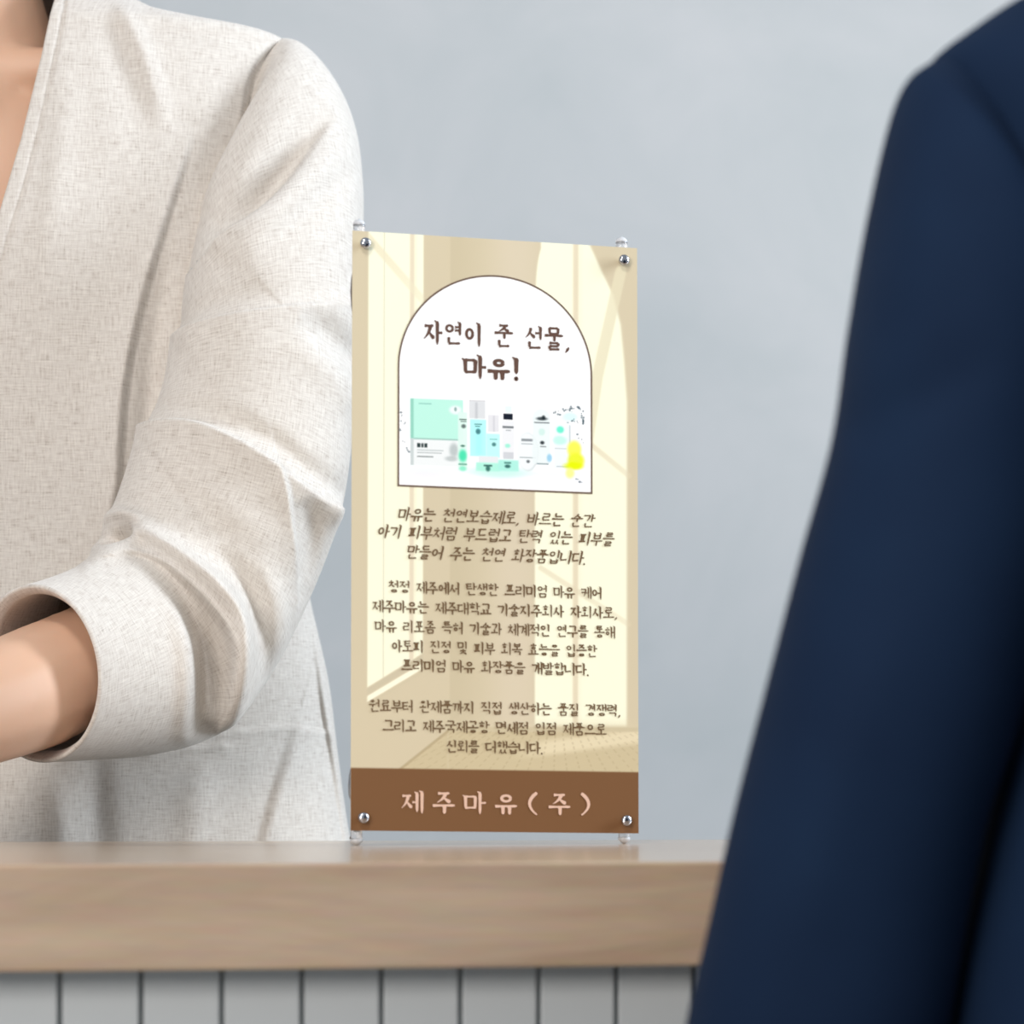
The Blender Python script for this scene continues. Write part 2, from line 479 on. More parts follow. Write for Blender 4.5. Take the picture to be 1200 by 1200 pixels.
# arch
aL, _ = art(467, 520); aR, _ = art(693.2, 520); ay = art(579, 323)[1]; ab = art(579, 572)[1]
acx, arr = (aL + aR) / 2, (aR - aL) / 2
def arch_pts(r, extra):
    pts = []
    cy = ay + arr
    for k in range(65):
        a = math.pi - math.pi * k / 64
        pts.append((acx + r * math.cos(a), cy - r * math.sin(a)))
    pts.append((acx + r, ab + extra)); pts.append((acx - r, ab + extra))
    return pts
me = bpy.data.meshes.new('arch_panel'); pts = arch_pts(arr, 0)
me.from_pydata([tuple(bp(a, b, .00012)) for a, b in pts], [], [tuple(range(len(pts)))])
M_white = simple('ink_white', (255, 255, 255), 0.55, var=0.0)
link('arch_panel', me, M_white, banner)
po, pi_ = arch_pts(arr + .9, .9), arch_pts(arr - 1.1, -1.1)
n = len(po); me = bpy.data.meshes.new('arch_border')
me.from_pydata([tuple(bp(a, b, .00024)) for a, b in po + pi_], [], [(i, (i + 1) % n, n + (i + 1) % n, n + i) for i in range(n)])
link('arch_border', me, M_border, banner)

def products(U, V):
    X, Y = photo(U, V)
    Y = Y - (X - 580) * .035          # undo the slant of the rows
    c = np.ones(U.shape + (3,)) * 255.0
    def rect(x0, x1, y0, y1, col, a=1.0, s=.7):
        nonlocal c; c = mixc(c, col, band(X, x0, x1, s) * band(Y, y0, y1, s) * a)
    def ell(x, y, rx, ry, col, a=1.0, s=.25):
        nonlocal c; c = mixc(c, col, (1 - sm(np.hypot((X - x) / rx, (Y - y) / ry), 1 - s, 1 + s)) * a)
    rg = np.random.RandomState(8)
    # reflections on the table
    rect(478, 680, 547, 556, (236, 246, 246), .6, 4); ell(585, 552, 30, 7, (186, 240, 226), .5, .6); ell(500, 558, 30, 6, (240, 240, 255), .8, .8)
    # box
    rect(483, 543, 469, 516, (200, 243, 229)); rect(481, 485, 469, 516, (162, 214, 198), .9)
    rect(483, 543, 516, 547, (240, 243, 243)); rect(481, 485, 516, 547, (206, 214, 214), .9)
    rect(485, 540, 515, 516.6, (170, 205, 196)); rect(491, 506, 474, 475.4, (150, 200, 190), .7, .5)
    for i, (a, b) in enumerate([(489, 493), (494, 496.5), (497.5, 501)]): rect(a, b, 521, 526, (70, 84, 84), .9, .5)
    rect(489, 520, 528.5, 529.5, (180, 188, 188), .8, .5); rect(489, 518, 531.5, 532.5, (160, 168, 168), .7, .5); rect(489, 508, 536, 537.2, (120, 128, 128), .8, .4)
    ell(532, 528, 5, 8, (190, 198, 198), .8, .5); ell(529, 538, 7, 3, (196, 202, 202), .8, .5); ell(534, 481, 7, 5, (244, 250, 248), .9, .4); ell(534, 480, 1.5, 2.4, (110, 140, 140), .6, .5)
    # slim ampoule
    rect(537, 548, 483, 551, (226, 248, 238), .95, 1.2); ell(542.5, 534, 4.6, 7, (104, 228, 186), .95, .5); rect(537.5, 547.5, 543, 545, (110, 170, 150), .8, .6); ell(542.5, 549, 4, 3, (150, 236, 206), .8, .5)
    rect(538.5, 547, 491, 492.4, (90, 100, 100), .8, .5); rect(540, 547, 493.4, 494.6, (110, 120, 120), .8, .5); ell(543.5, 499.5, 2.6, 2.4, (96, 106, 106), .75, .5); ell(542.5, 522.5, 2.6, 1.3, (80, 120, 108), .75, .5)
    # tall toner
    rect(550, 569, 470, 490, (226, 228, 230), 1, .8); rect(557, 560, 471, 490, (200, 202, 206), .7, 1.2); rect(550, 569, 468.6, 470, (190, 190, 194), .6, .5)
    rect(551, 570, 491, 534, (196, 250, 248), 1, 1.0); rect(558, 565, 500, 532, (180, 246, 250), .6, 3)
    rect(556, 565, 496, 497.2, (90, 130, 134), .8, .4); rect(557, 563, 498.4, 499.6, (90, 130, 134), .8, .4); ell(560.5, 505, 2.8, 3.2, (80, 124, 128), .75, .4)
    # shorter bottle
    rect(572, 585, 485, 505, (232, 232, 235), 1, .8); rect(578, 580, 486, 505, (206, 206, 212), .6, 1)
    rect(570, 586, 507, 535, (204, 250, 246), 1, 1.2); rect(574, 583, 513, 514, (110, 170, 170), .7, .4); ell(579, 519.5, 2.4, 2.2, (86, 130, 132), .8, .5)
    # dropper bottle
    rect(592, 600, 474, 482, (232, 246, 252), .9, 1); rect(590, 601, 483, 490, (66, 72, 84), 1, .5); rect(588, 603, 491, 535, (240, 241, 243), 1, 1)
    rect(589, 602, 497.5, 500, (110, 116, 120), .75, .5); rect(593, 599, 502, 503, (150, 156, 160), .7, .4); ell(595, 520.5, 3, 2.4, (176, 240, 220), 1, .5)
    # jars
    rect(561, 584, 533.5, 541, (234, 236, 238), 1, .8); rect(558, 586, 541, 551, (190, 242, 226), 1, 1.4); rect(567, 577, 543.5, 545.5, (74, 110, 106), .85, .6); ell(572, 548, 2.6, 3.2, (74, 116, 110), .8, .5)
    rect(590, 602, 528, 536, (216, 218, 222), 1, .8); rect(584, 608, 537, 550, (188, 240, 228), 1, 1.6); rect(591, 599, 539.5, 541.5, (96, 140, 134), .8, .6); ell(595, 544.5, 3.2, 2, (70, 108, 106), .8, .5)
    # round white bottle
    rect(606, 622, 493.5, 510, (244, 247, 248), 1, 1.5); ell(619, 527, 12.5, 22, (206, 214, 216), .8, .1); ell(618, 526.5, 11.8, 21.5, (242, 246, 247), 1, .08)
    rect(611, 625, 511.5, 514.5, (130, 136, 140), .7, .5); rect(611, 626, 517, 518, (170, 176, 180), .9, .4); rect(609, 628, 533, 534, (150, 160, 162), .8, .4); ell(619, 538, 2, 1.8, (110, 116, 118), .8, .5)
    # tall round tube behind
    rect(624, 645, 486, 540, (236, 243, 243), .9, 1.4); ell(634.5, 486, 10.5, 10, (236, 243, 243), .9, .12)
    ell(635, 487.5, 6, 2, (80, 88, 92), .85, .5); ell(637, 486, 2, 2.4, (60, 70, 74), .8, .5); rect(626, 644, 491.5, 492.8, (110, 118, 122), .8, .4); ell(635, 503, 3.6, 4, (214, 238, 232), .9, .4)
    ell(635.5, 515.5, 2.4, 2, (60, 66, 70), .85, .5); rect(633, 640, 519.4, 520.6, (110, 116, 120), .7, .4); rect(629, 643, 539.5, 541, (150, 166, 170), .9, .5); ell(644, 533, 3, 4.5, (168, 212, 236), .9, .5)
    # tube
    rect(649, 668, 492, 545, (240, 246, 248), .95, 1.2); ell(658.5, 492, 9.5, 7, (244, 250, 250), .9, .15); rect(667, 668.6, 494, 538, (196, 206, 210), .8, .7)
    ell(656.5, 499.5, 4.2, 4, (136, 240, 214), 1, .4); ell(656, 512, 8, 5, (204, 244, 234), .9, .4); rect(650, 664, 521, 522.2, (206, 210, 212), .8, .4); rect(652, 668, 542, 543.2, (190, 196, 200), .8, .4)
    # yellow flower
    ell(673, 522, 8, 10, (250, 250, 120), 1, .35); ell(675, 535, 9.5, 9, (238, 244, 90), 1, .35); ell(672, 541.5, 10, 4, (232, 250, 20), .8, .6); ell(668, 550, 5, 6, (250, 252, 160), .9, .5)
    ell(680, 560, 10, 7, (246, 246, 250), .8, .6)
    # branch and splashes
    ell(668, 484, 9, 5, (226, 250, 250), 1, .5)
    for (p, q, nn) in (((649, 481), (684, 471), 26), ((680, 474), (684, 492), 14), ((666, 489), (681, 488), 8), ((468, 478), (474, 500), 9), ((473, 520), (480, 536), 5), ((468, 505), (470, 512), 3), ((676, 506), (684, 515), 4), ((673, 556), (684, 562), 4)):
        for i in range(nn):
            t = rg.rand(); x = p[0] + (q[0] - p[0]) * t + rg.randn() * 1.1; y = p[1] + (q[1] - p[1]) * t + rg.randn() * 1.4
            ell(x, y, .5 + rg.rand() * .9, .4 + rg.rand() * .8, (96, 112, 120), .5 + .4 * rg.rand(), .6)
    return 255 - (255 - c) * 1.22
pu0, pv0 = art(468.2, 462); pu1, _ = art(692, 520); pv1 = ab - 1.1
Ug, Vg = np.meshgrid(np.linspace(aL + 1.3, aR - 1.3, 470), np.linspace(art(580, 462)[1], pv1 - 1, 230))
color_grid('product_picture', Ug, Vg, 0.00018, products, M_print, banner)


# a pen for Korean letters: every letter is drawn stroke by stroke with a brush-like width
def _ln(kind, *p): return (kind, p)
JA = {
 'ㄱ': [('h', (0, .10), (.93, .08)), ('k', (.93, .04), (.86, .5), (.60, 1.0))],
 'ㄱb': [('h', (0, .10), (.95, .08)), ('v', (.95, .04), (.90, 1.0))],
 'ㄴ': [('v', (.06, .0), (.06, .84)), ('h', (.04, .86), (1.0, .80))],
 'ㄷ': [('h', (.06, .08), (.92, .06)), ('v', (.08, .06), (.08, .88)), ('h', (.06, .90), (1.0, .85))],
 'ㄹ': [('h', (.06, .06), (.90, .05)), ('v', (.90, .04), (.88, .48)), ('h', (.08, .50), (.90, .48)), ('v', (.08, .48), (.08, .92)), ('h', (.06, .94), (1.0, .90))],
 'ㅁ': [('v', (.08, .0), (.11, 1.0)), ('h', (.08, .08), (.92, .07)), ('v', (.92, .03), (.89, 1.0)), ('h', (.10, .92), (.90, .90))],
 'ㅂ': [('v', (.08, .0), (.10, 1.0)), ('v', (.92, .0), (.90, 1.0)), ('h', (.10, .45), (.90, .44)), ('h', (.10, .92), (.90, .90))],
 'ㅅ': [('d', (.55, .0), (.42, .5), (.0, 1.0)), ('p', (.44, .42), (.72, .74), (1.0, .96))],
 'ㅇ': [('o', (.5, .5))],
 'ㅈ': [('h', (.06, .08), (.92, .06)), ('d', (.62, .08), (.44, .55), (.0, 1.0)), ('p', (.48, .48), (.74, .76), (1.0, .96))],
 'ㅊ': [('h', (.36, -.06), (.64, -.02)), ('h', (.06, .20), (.92, .18)), ('d', (.60, .2), (.42, .6), (.0, 1.0)), ('p', (.48, .56), (.74, .80), (1.0, .97))],
 'ㅋ': [('h', (0, .10), (.93, .08)), ('k', (.93, .04), (.86, .5), (.60, 1.0)), ('h', (.10, .50), (.84, .46))],
 'ㅌ': [('h', (.06, .06), (.92, .04)), ('v', (.08, .04), (.08, .90)), ('h', (.10, .48), (.84, .46)), ('h', (.06, .92), (1.0, .88))],
 'ㅍ': [('h', (.04, .08), (.96, .06)), ('v', (.34, .08), (.36, .88)), ('v', (.68, .08), (.64, .88)), ('h', (.0, .92), (1.0, .88))],
 'ㅎ': [('h', (.36, -.04), (.64, .0)), ('h', (.04, .22), (.96, .20)), ('o2', (.5, .68))],
}
CHO = 'ㄱ,ㄲ,ㄴ,ㄷ,ㄸ,ㄹ,ㅁ,ㅂ,ㅃ,ㅅ,ㅆ,ㅇ,ㅈ,ㅉ,ㅊ,ㅋ,ㅌ,ㅍ,ㅎ'.split(',')
JUNG = 'ㅏ,ㅐ,ㅑ,ㅒ,ㅓ,ㅔ,ㅕ,ㅖ,ㅗ,ㅘ,ㅙ,ㅚ,ㅛ,ㅜ,ㅝ,ㅞ,ㅟ,ㅠ,ㅡ,ㅢ,ㅣ'.split(',')
JONG = ',ㄱ,ㄲ,ㄳ,ㄴ,ㄵ,ㄶ,ㄷ,ㄹ,ㄺ,ㄻ,ㄼ,ㄽ,ㄾ,ㄿ,ㅀ,ㅁ,ㅂ,ㅄ,ㅅ,ㅆ,ㅇ,ㅈ,ㅊ,ㅋ,ㅌ,ㅍ,ㅎ'.split(',')
DBL = {'ㄲ': 'ㄱㄱ', 'ㄸ': 'ㄷㄷ', 'ㅃ': 'ㅂㅂ', 'ㅆ': 'ㅅㅅ', 'ㅉ': 'ㅈㅈ'}
def put(strokes, x0, y0, x1, y1):
    out = []
    for st in strokes:
        if st[0] in ('o', 'o2'):
            f_ = .5 if st[0] == 'o' else .32
            cx, cy = st[1]; out.append(('o', (x0 + cx * (x1 - x0), y0 + cy * (y1 - y0)), ((x1 - x0) * (f_ if f_ == .5 else .40) * .92, (y1 - y0) * f_ * .92)))
        else:
            out.append((st[0],) + tuple((x0 + px * (x1 - x0), y0 + py * (y1 - y0)) for px, py in st[1:]))
    return out
def jamo(c, box, bottom=False):
    x0, y0, x1, y1 = box
    if c in DBL:
        m = (x0 + x1) / 2
        return jamo(DBL[c][0], (x0, y0, m - .02, y1), bottom) + jamo(DBL[c][1], (m + .04, y0, x1 + .02, y1), bottom)
    if c == 'ㄱ' and bottom: c = 'ㄱb'
    return put(JA[c], *box)
def vert(c, x0, x1, y0, y1):
    w_ = x1 - x0; m = (y0 + y1) / 2; h = y1 - y0; S = []
    X = lambda t: x0 + t * w_
    if c == 'ㅣ': S = [('v', (X(.5), y0), (X(.5), y1))]
    elif c == 'ㅏ': S = [('v', (X(.3), y0), (X(.3), y1)), ('h', (X(.3), m), (X(1.05), m - .01))]
    elif c == 'ㅑ': S = [('v', (X(.3), y0), (X(.3), y1)), ('h', (X(.3), m - .13 * h), (X(1.05), m - .14 * h)), ('h', (X(.3), m + .12 * h), (X(1.05), m + .11 * h))]
    elif c == 'ㅓ': S = [('v', (X(.65), y0), (X(.65), y1)), ('h', (X(-.15), m), (X(.65), m - .01))]
    elif c == 'ㅕ': S = [('v', (X(.65), y0), (X(.65), y1)), ('h', (X(-.1), m - .12 * h), (X(.65), m - .13 * h)), ('h', (X(-.1), m + .12 * h), (X(.65), m + .11 * h))]
    elif c == 'ㅐ': S = [('v', (X(.08), y0 + .05 * h), (X(.08), y1 - .06 * h)), ('h', (X(.08), m), (X(.8), m)), ('v', (X(.8), y0), (X(.8), y1))]
    elif c == 'ㅒ': S = [('v', (X(.08), y0 + .05 * h), (X(.08), y1 - .06 * h)), ('h', (X(.08), m - .1 * h), (X(.8), m - .1 * h)), ('h', (X(.08), m + .1 * h), (X(.8), m + .1 * h)), ('v', (X(.8), y0), (X(.8), y1))]
    elif c == 'ㅔ': S = [('v', (X(.32), y0 + .05 * h), (X(.32), y1 - .06 * h)), ('h', (X(-.2), m), (X(.32), m)), ('v', (X(.88), y0), (X(.88), y1))]
    elif c == 'ㅖ': S = [('v', (X(.32), y0 + .05 * h), (X(.32), y1 - .06 * h)), ('h', (X(-.2), m - .12 * h), (X(.32), m - .12 * h)), ('h', (X(-.2), m + .12 * h), (X(.32), m + .12 * h)), ('v', (X(.88), y0), (X(.88), y1))]
    return S
def horiz(c, x0, x1, y0, y1):
    w_ = x1 - x0; m = (x0 + x1) / 2; h = y1 - y0
    if c == 'ㅡ': return [('h', (x0, y0 + .5 * h), (x1, y0 + .47 * h))]
    if c in 'ㅗㅛ':
        B = [('h', (x0, y1 - .18 * h), (x1, y1 - .22 * h))]
        xs = (m,) if c == 'ㅗ' else (m - .16 * w_, m + .16 * w_)
        return B + [('s', (x, y0), (x, y1 - .18 * h)) for x in xs]
    B = [('h', (x0, y0 + .16 * h), (x1, y0 + .12 * h))]
    xs = (m + .03,) if c == 'ㅜ' else (m - .14 * w_, m + .16 * w_)
    return B + [('s', (x, y0 + .16 * h), (x, y1 + .04)) for x in xs]
CX = {'ㅘ': 'ㅗㅏ', 'ㅙ': 'ㅗㅐ', 'ㅚ': 'ㅗㅣ', 'ㅝ': 'ㅜㅓ', 'ㅞ': 'ㅜㅔ', 'ㅟ': 'ㅜㅣ', 'ㅢ': 'ㅡㅣ'}
def syllable(ch):
    k = ord(ch) - 0xAC00; c = CHO[k // 588]; v = JUNG[(k % 588) // 28]; f = JONG[k % 28]
    if v in CX:
        a, b = CX[v]
        if f: S = jamo(c, (.12, -.02, .52, .27)) + horiz(a, .02, .60, .36, .58) + vert(b, .68, .98, -.02, .62) + jamo(f, (.24, .68, .84, .98), True)
        else: S = jamo(c, (.10, .06, .54, .46)) + horiz(a, .0, .64, .50, .84) + vert(b, .68, .98, -.02, 1.0)
    elif v in 'ㅗㅛㅜㅠㅡ':
        if f: S = jamo(c, (.22, .0, .78, .29), True) + horiz(v, .0, 1.0, .31, .57) + jamo(f, (.22, .66, .80, .98), True)
        else:
            up = v in 'ㅗㅛ'
            S = jamo(c, (.20, .04, .80, .50 if v != 'ㅡ' else .58), True) + horiz(v, .0, 1.0, .52 if up else .58 if v != 'ㅡ' else .68, .92 if up else .98 if v != 'ㅡ' else .95)
    else:
        wide = v in 'ㅐㅒㅔㅖ'
        xr = .48 if wide else .56
        if f: S = jamo(c, (.04, .05, xr, .50)) + vert(v, .62 if not wide else .60, .98, -.02, .58) + jamo(f, (.22, .66, .86, .98), True)
        else: S = jamo(c, (.02, .16, xr, .78)) + vert(v, .62 if not wide else .58, .98, -.02, 1.02)
    return S, 1.0
def glyph(ch):
    if 0xAC00 <= ord(ch) <= 0xD7A3: return syllable(ch)
    if ch == ',': return [('d', (.16, .86), (.16, .95), (.04, 1.08))], .34
    if ch == '.': return [('o', (.10, .95), (.022, .022))], .30
    if ch == '!': return [('v', (.22, .0), (.22, .72)), ('o', (.22, .93), (.03, .03))], .45
    if ch == '(': return [('k', (.50, -.02), (.16, .5), (.50, 1.02))], .62
    if ch == ')': return [('k', (.10, -.02), (.44, .5), (.10, 1.02))], .62
    return [], .55
PROF = {'h': [(0, 1.0), (.08, 1.12), (.25, .80), (.6, .72), (.85, .95), (.95, 1.1), (1, .55)],
        'v': [(0, .55), (.05, 1.25), (.16, 1.15), (.5, 1.0), (.8, .98), (.93, .80), (1, .30)],
        's': [(0, .8), (.1, 1.1), (.5, 1.0), (.85, .95), (1, .4)],
        'k': [(0, .9), (.1, 1.1), (.5, .95), (1, .45)],
        'd': [(0, .9), (.1, 1.2), (.5, .85), (1, .22)],
        'p': [(0, .35), (.4, .85), (.8, 1.2), (.95, 1.0), (1, .4)]}
def pen_line(name, text, x0, x1, y, hpx, mat, wt=.085, shear=0.0, spacing=.12, off=.0003, hthin=1.0):
    V = []; Fc = []; pen = 0.0; xs_all = []; k = 0
    def emit(pts, wid, lift):
        n0 = len(V); pts = np.array(pts, float); d = np.gradient(pts, axis=0); d /= np.linalg.norm(d, axis=1, keepdims=True) + 1e-9
        nn = np.stack([-d[:, 1], d[:, 0]], 1)
        for p, n_, w_ in zip(pts, nn, wid):
            V.append((*(p + n_ * w_ / 2), lift)); V.append((*(p - n_ * w_ / 2), lift))
        for i in range(len(pts) - 1):
            Fc.append((n0 + 2 * i, n0 + 2 * i + 1, n0 + 2 * i + 3, n0 + 2 * i + 2))
    for ch in text:
        S, adv = glyph(ch)
        n_st = len(S); wch = wt * (1.0 if n_st < 6 else .86)
        for q, st in enumerate(S):
            lift = q * 1.2e-5
            if st[0] == 'o':
                (cx, cy), (rx, ry) = st[1:]
                a = np.linspace(0, 2 * np.pi, 21)
                if rx < wt: emit(np.stack([pen + cx + rx * np.cos(a), cy + ry * np.sin(a)], 1), np.full(21, wch * .75), lift)
                else: emit(np.stack([pen + cx + (rx - wch / 2) * np.cos(a), cy + (ry - wch / 2) * np.sin(a)], 1), wch * (.84 + .12 * np.cos(a * 2)), lift)
                continue
            P_ = np.array(st[1:], float)
            t = np.linspace(0, 1, 9)
            if len(P_) == 3: pts = (1 - t)[:, None] ** 2 * P_[0] + 2 * (t * (1 - t))[:, None] * (2 * P_[1] - (P_[0] + P_[2]) / 2) + t[:, None] ** 2 * P_[2]
            else: pts = P_[0] + (P_[1] - P_[0]) * t[:, None]
            pr = PROF[st[0]]; wid = np.interp(t, [a for a, b in pr], [b for a, b in pr]) * wch * (hthin if st[0] == 'h' else 1)
            pts = pts.copy(); pts[:, 0] += pen
            emit(pts, wid, lift)
            if st[0] in 'vs' and np.linalg.norm(P_[1] - P_[0]) > .3:       # the pen's entry nub
                p = pts[0]; emit([p + (-wch * .95, -wch * .15), p + (-wch * .3, wch * .3), p + (wch * .25, wch * .9)], [wch * .25, wch * .7, wch * .8], lift + 6e-6)
        xs_all.append((pen, pen + adv)); pen += adv + (spacing if ch != ' ' else 0)
    V = np.array(V); mnx, mxx = V[:, 0].min(), V[:, 0].max()
    U0 = art(x0, y)[0]; U1 = art(x1, y)[0]; Vc = art((x0 + x1) / 2, y)[1]
    u = U0 + (V[:, 0] - mnx) / (mxx - mnx) * (U1 - U0); v = Vc + (V[:, 1] - .5) * hpx
    u = u - shear * (v - Vc)
    out = np.array(BL[0]) + np.outer(u, np.array(BU) / AW) + np.outer(v, np.array(BV) / AH) + np.array(bn)[None] * (off + V[:, 2])[:, None]
    return link(name, mesh_np(name, out, np.array(Fc)), mat, banner)
TXT = [
 ('headline', '자연이 준 선물,', 497, 667, 393, 27, M_brown, .165, 0, .08, .85),
 ('headline', '마유!', 541, 608, 430, 27, M_brown, .19, 0, .06, .9),
 ('slogan_line', '마유는 천연보습제로, 바르는 순간', 466, 697, 605, 16, M_brown2, .150, .22, .0, .85),
 ('slogan_line', '아기 피부처럼 부드럽고 탄력 있는 피부를', 443, 720, 626, 16, M_brown2, .150, .22, .0, .85),
 ('slogan_line', '만들어 주는 천연 화장품입니다.', 476, 687, 649, 16, M_brown2, .150, .22, .0, .85),
 ('text_line', '청정 제주에서 탄생한 프리미엄 마유 케어', 455, 705, 690, 14.5, M_brown2, .158, 0, .0, .85),
 ('text_line', '제주마유는 제주대학교 기술지주회사 자회사로,', 436, 723, 713, 14.5, M_brown2, .158, 0, .0, .85),
 ('text_line', '마유 리포좀 특허 기술과 체계적인 연구를 통해', 438, 721, 736, 14.5, M_brown2, .158, 0, .0, .85),
 ('text_line', '아토피 진정 및 피부 회복 효능을 입증한', 459, 700, 759, 14.5, M_brown2, .158, 0, .0, .85),
 ('text_line', '프리미엄 마유 화장품을 개발합니다.', 470, 690, 781, 14.5, M_brown2, .158, 0, .0, .85),
 ('text_line', '원료부터 완제품까지 직접 생산하는 품질 경쟁력,', 432, 727, 829, 14.5, M_brown2, .158, 0, .0, .85),
 ('text_line', '그리고 제주국제공항 면세점 입점 제품으로', 448, 711, 852, 14.5, M_brown2, .158, 0, .0, .85),
 ('text_line', '신뢰를 더했습니다.', 523, 636, 875, 14.5, M_brown2, .158, 0, .0, .85),
 ('company_name', '제주마유(주)', 470, 692, 941, 25, M_pink, .15, 0, .42, .85)]
for nme, st_, x0, x1, y, h, mt, wt_, shr, spc, ht in TXT:
    pen_line(nme, st_, x0, x1, y, h, mt, wt_, shr, spc, hthin=ht)

# hardware: thumb screws, clear end caps, bowed rods behind
screws = [(429, 286), (730, 306), (425, 959), (734, 961)]
hub = bp(AW / 2, AH * .52, -0.045)
vdown = bv; upax = -bv
for i, (x, y) in enumerate(screws):
    U, V = art(x, y)
    U -= 1.0
    bmx = bmesh.new()
    r = 0.0034
    lathe_bm(bmx, bp(U, V, 0.0), bn, [(0, r * .45), (.0018, r * .45), (.0019, r * .9), (.0024, r), (.0040, r), (.0046, r * .86), (.0052, r * .55), (.0054, 0)], 24)
    bm_obj('thumb_screw', bmx, M_chrome, banner, True)
    # clear cap running past the sheet's edge
    top = i < 2
    ax = upax if top else -upax
    capx = 424.5 if i == 0 else 732 if i == 1 else 420 if i == 2 else 736
    Uc = art(capx, 290 if i == 0 else 300 if i == 1 else 965)[0]
    V0 = 30 if top else AH - 30
    p0 = bp(Uc, V0, -0.0075)
    if top:
        Vend = art(capx, 253.5 if i == 0 else 274.5)[1]
        L = (V0 - Vend) * bh_ / AH
    else:
        # down to the worktop
        L = (p0.z - TOP) / max(1e-6, -ax.z) + .0001
    R = 0.0036
    bmx = bmesh.new()
    prof = [(0, R * .9), (.001, R), (L - .0062, R), (L - .0045, R * 1.02), (L - .0022, R * .86), (L - .0007, R * .5), (L, R * .12)]
    lathe_bm(bmx, p0, ax, prof, 24)
    cap = bm_obj('end_cap', bmx, M_clear, banner, True); cap['label'] = 'clear plastic end cap'
    bmx = bmesh.new(); lathe_bm(bmx, p0 + ax * (L - .0040), ax, [(0, R * .98), (.0004, R * 1.08), (.0014, R * 1.04), (.0028, R * .74), (.0041, R * .12)], 20)
    bm_obj('cap_tip', bmx, simple('frosted_plastic', (236, 238, 242), 0.3, Transmission_Weight=0.25) if i == 0 else bpy.data.materials['frosted_plastic'], cap, True)
    bmx = bmesh.new(); lathe_bm(bmx, p0 + ax * (L - .0044), ax, [(0, R * .9), (.0001, R * 1.05), (.0004, R * 1.05), (.0005, R * .9)], 24)
    bm_obj('ring', bmx, M_rod, cap, True)
    # rod from this corner to the hub
    start = p0 + ax * (L - .0085)
    out = -1 if i in (0, 2) else 1
    m1 = bp(Uc + out * 3, V0 + (22 if top else -22), -0.075)
    m2 = bp(AW / 2 + out * AW * .35, AH * (.32 if top else .70), -0.055)
    ptsr = [start, p0]
    n_ = 16
    for k in range(1, n_ + 1):
        t = k / n_
        q = ((1 - t) ** 3) * p0 + 3 * ((1 - t) ** 2) * t * m1 + 3 * (1 - t) * t * t * m2 + t ** 3 * hub
        ptsr.append(q)
    bmx = bmesh.new(); tube_bm(bmx, ptsr, .0013, 10); bm_obj('rod', bmx, M_rod, banner, True)
bmx = bmesh.new(); lathe_bm(bmx, hub + bn * .006, -bn, [(0, .010), (.001, .012), (.011, .012), (.012, .010)], 28); bm_obj('hub', bmx, M_rod, banner, True)
# rear prop leg down to the worktop
foot = Vector((hub.x + 0.012, hub.y + 0.045, TOP + .0015))
foot = P(411, 986, 1.935); foot.z = TOP + 0.0016
bmx = bmesh.new(); tube_bm(bmx, [hub - bn * .004, hub.lerp(foot, .5) + Vector((-.004, .012, 0)), foot], .0010, 10); bm_obj('prop_leg', bmx, M_rod, banner, True)

# ------------------------------------------------------------------ cloth surfaces
class Folds:
    """drape relief: each fold is a polyline (x, y, height in mm) with a profile"""
    def __init__(self, gain=1.0): self.L = []; self.gain = gain
    def step(self, pts, w, e=2.5, side=1): self.L.append(('s', pts, w, e, side)); return self
    def cut(self, pts, w, e=3.0, side=1): self.L.append(('c', pts, w, e, side)); return self
    def ridge(self, pts, w): self.L.append(('r', pts, w, 0, 1)); return self
    def __call__(self, X, Y):
        H = np.zeros_like(X)
        for kind, pts, w, e, side in self.L:
            pts = np.array(pts, float)
            # densify smoothly
            q = np.linspace(0, len(pts) - 1, (len(pts) - 1) * 8 + 1)
            P_ = cr(np.arange(len(pts)), pts, q)
            best = np.full(X.shape, 1e9); sd = np.zeros_like(X); am = np.zeros_like(X)
            pad = 5 * w + 20
            box = (X > P_[:, 0].min() - pad) & (X < P_[:, 0].max() + pad) & (Y > P_[:, 1].min() - pad) & (Y < P_[:, 1].max() + pad)
            x = X[box]; y = Y[box]
            if x.size == 0: continue
            b_ = np.full(x.shape, 1e9); s_ = np.zeros_like(x); a_ = np.zeros_like(x)
            for a, b in zip(P_[:-1], P_[1:]):
                d = b[:2] - a[:2]; L2 = (d ** 2).sum() + 1e-9
                t = np.clip(((x - a[0]) * d[0] + (y - a[1]) * d[1]) / L2, 0, 1)
                dx = x - a[0] - t * d[0]; dy = y - a[1] - t * d[1]
                D = np.hypot(dx, dy); m = D < b_
                cz = d[0] * dy - d[1] * dx
                b_[m] = D[m]; s_[m] = (np.sign(cz) * D)[m]; a_[m] = (a[2] + (b[2] - a[2]) * t)[m]
            if kind == 's':
                s = s_ * side
                h = np.exp(-np.clip(s, 0, None) / w) * sm(s, -e, e)
            elif kind == 'c':                       # cloth cut away beyond a seam
                s = s_ * side
                h = -(1 - sm(s, -e, e)) * np.exp(-np.clip(-s - 25, 0, None) / w)
            else:
                h = np.exp(-(b_ / w) ** 2)
            H[box] += a_ * 0.001 * h * self.gain
        return H

def vnormals(V, closed):
    """V: R x C x 3"""
    du = np.gradient(V, axis=0)
    if closed: dv = np.roll(V, -1, 1) - np.roll(V, 1, 1)
    else: dv = np.gradient(V, axis=1)
    n = np.cross(du, dv); n /= np.linalg.norm(n, axis=2, keepdims=True) + 1e-12
    return n

def lean(n, k=.7):
    """folds stand out from the front of the body, only partly along the local normal"""
    d = n * (1 - k) + np.array([0, -k, 0]); return d / np.linalg.norm(d, axis=2, keepdims=True)

def to_px(V):
    return 600 + F * V[..., 0] / V[..., 1], HY - F * (V[..., 2] - ZC) / V[..., 1]

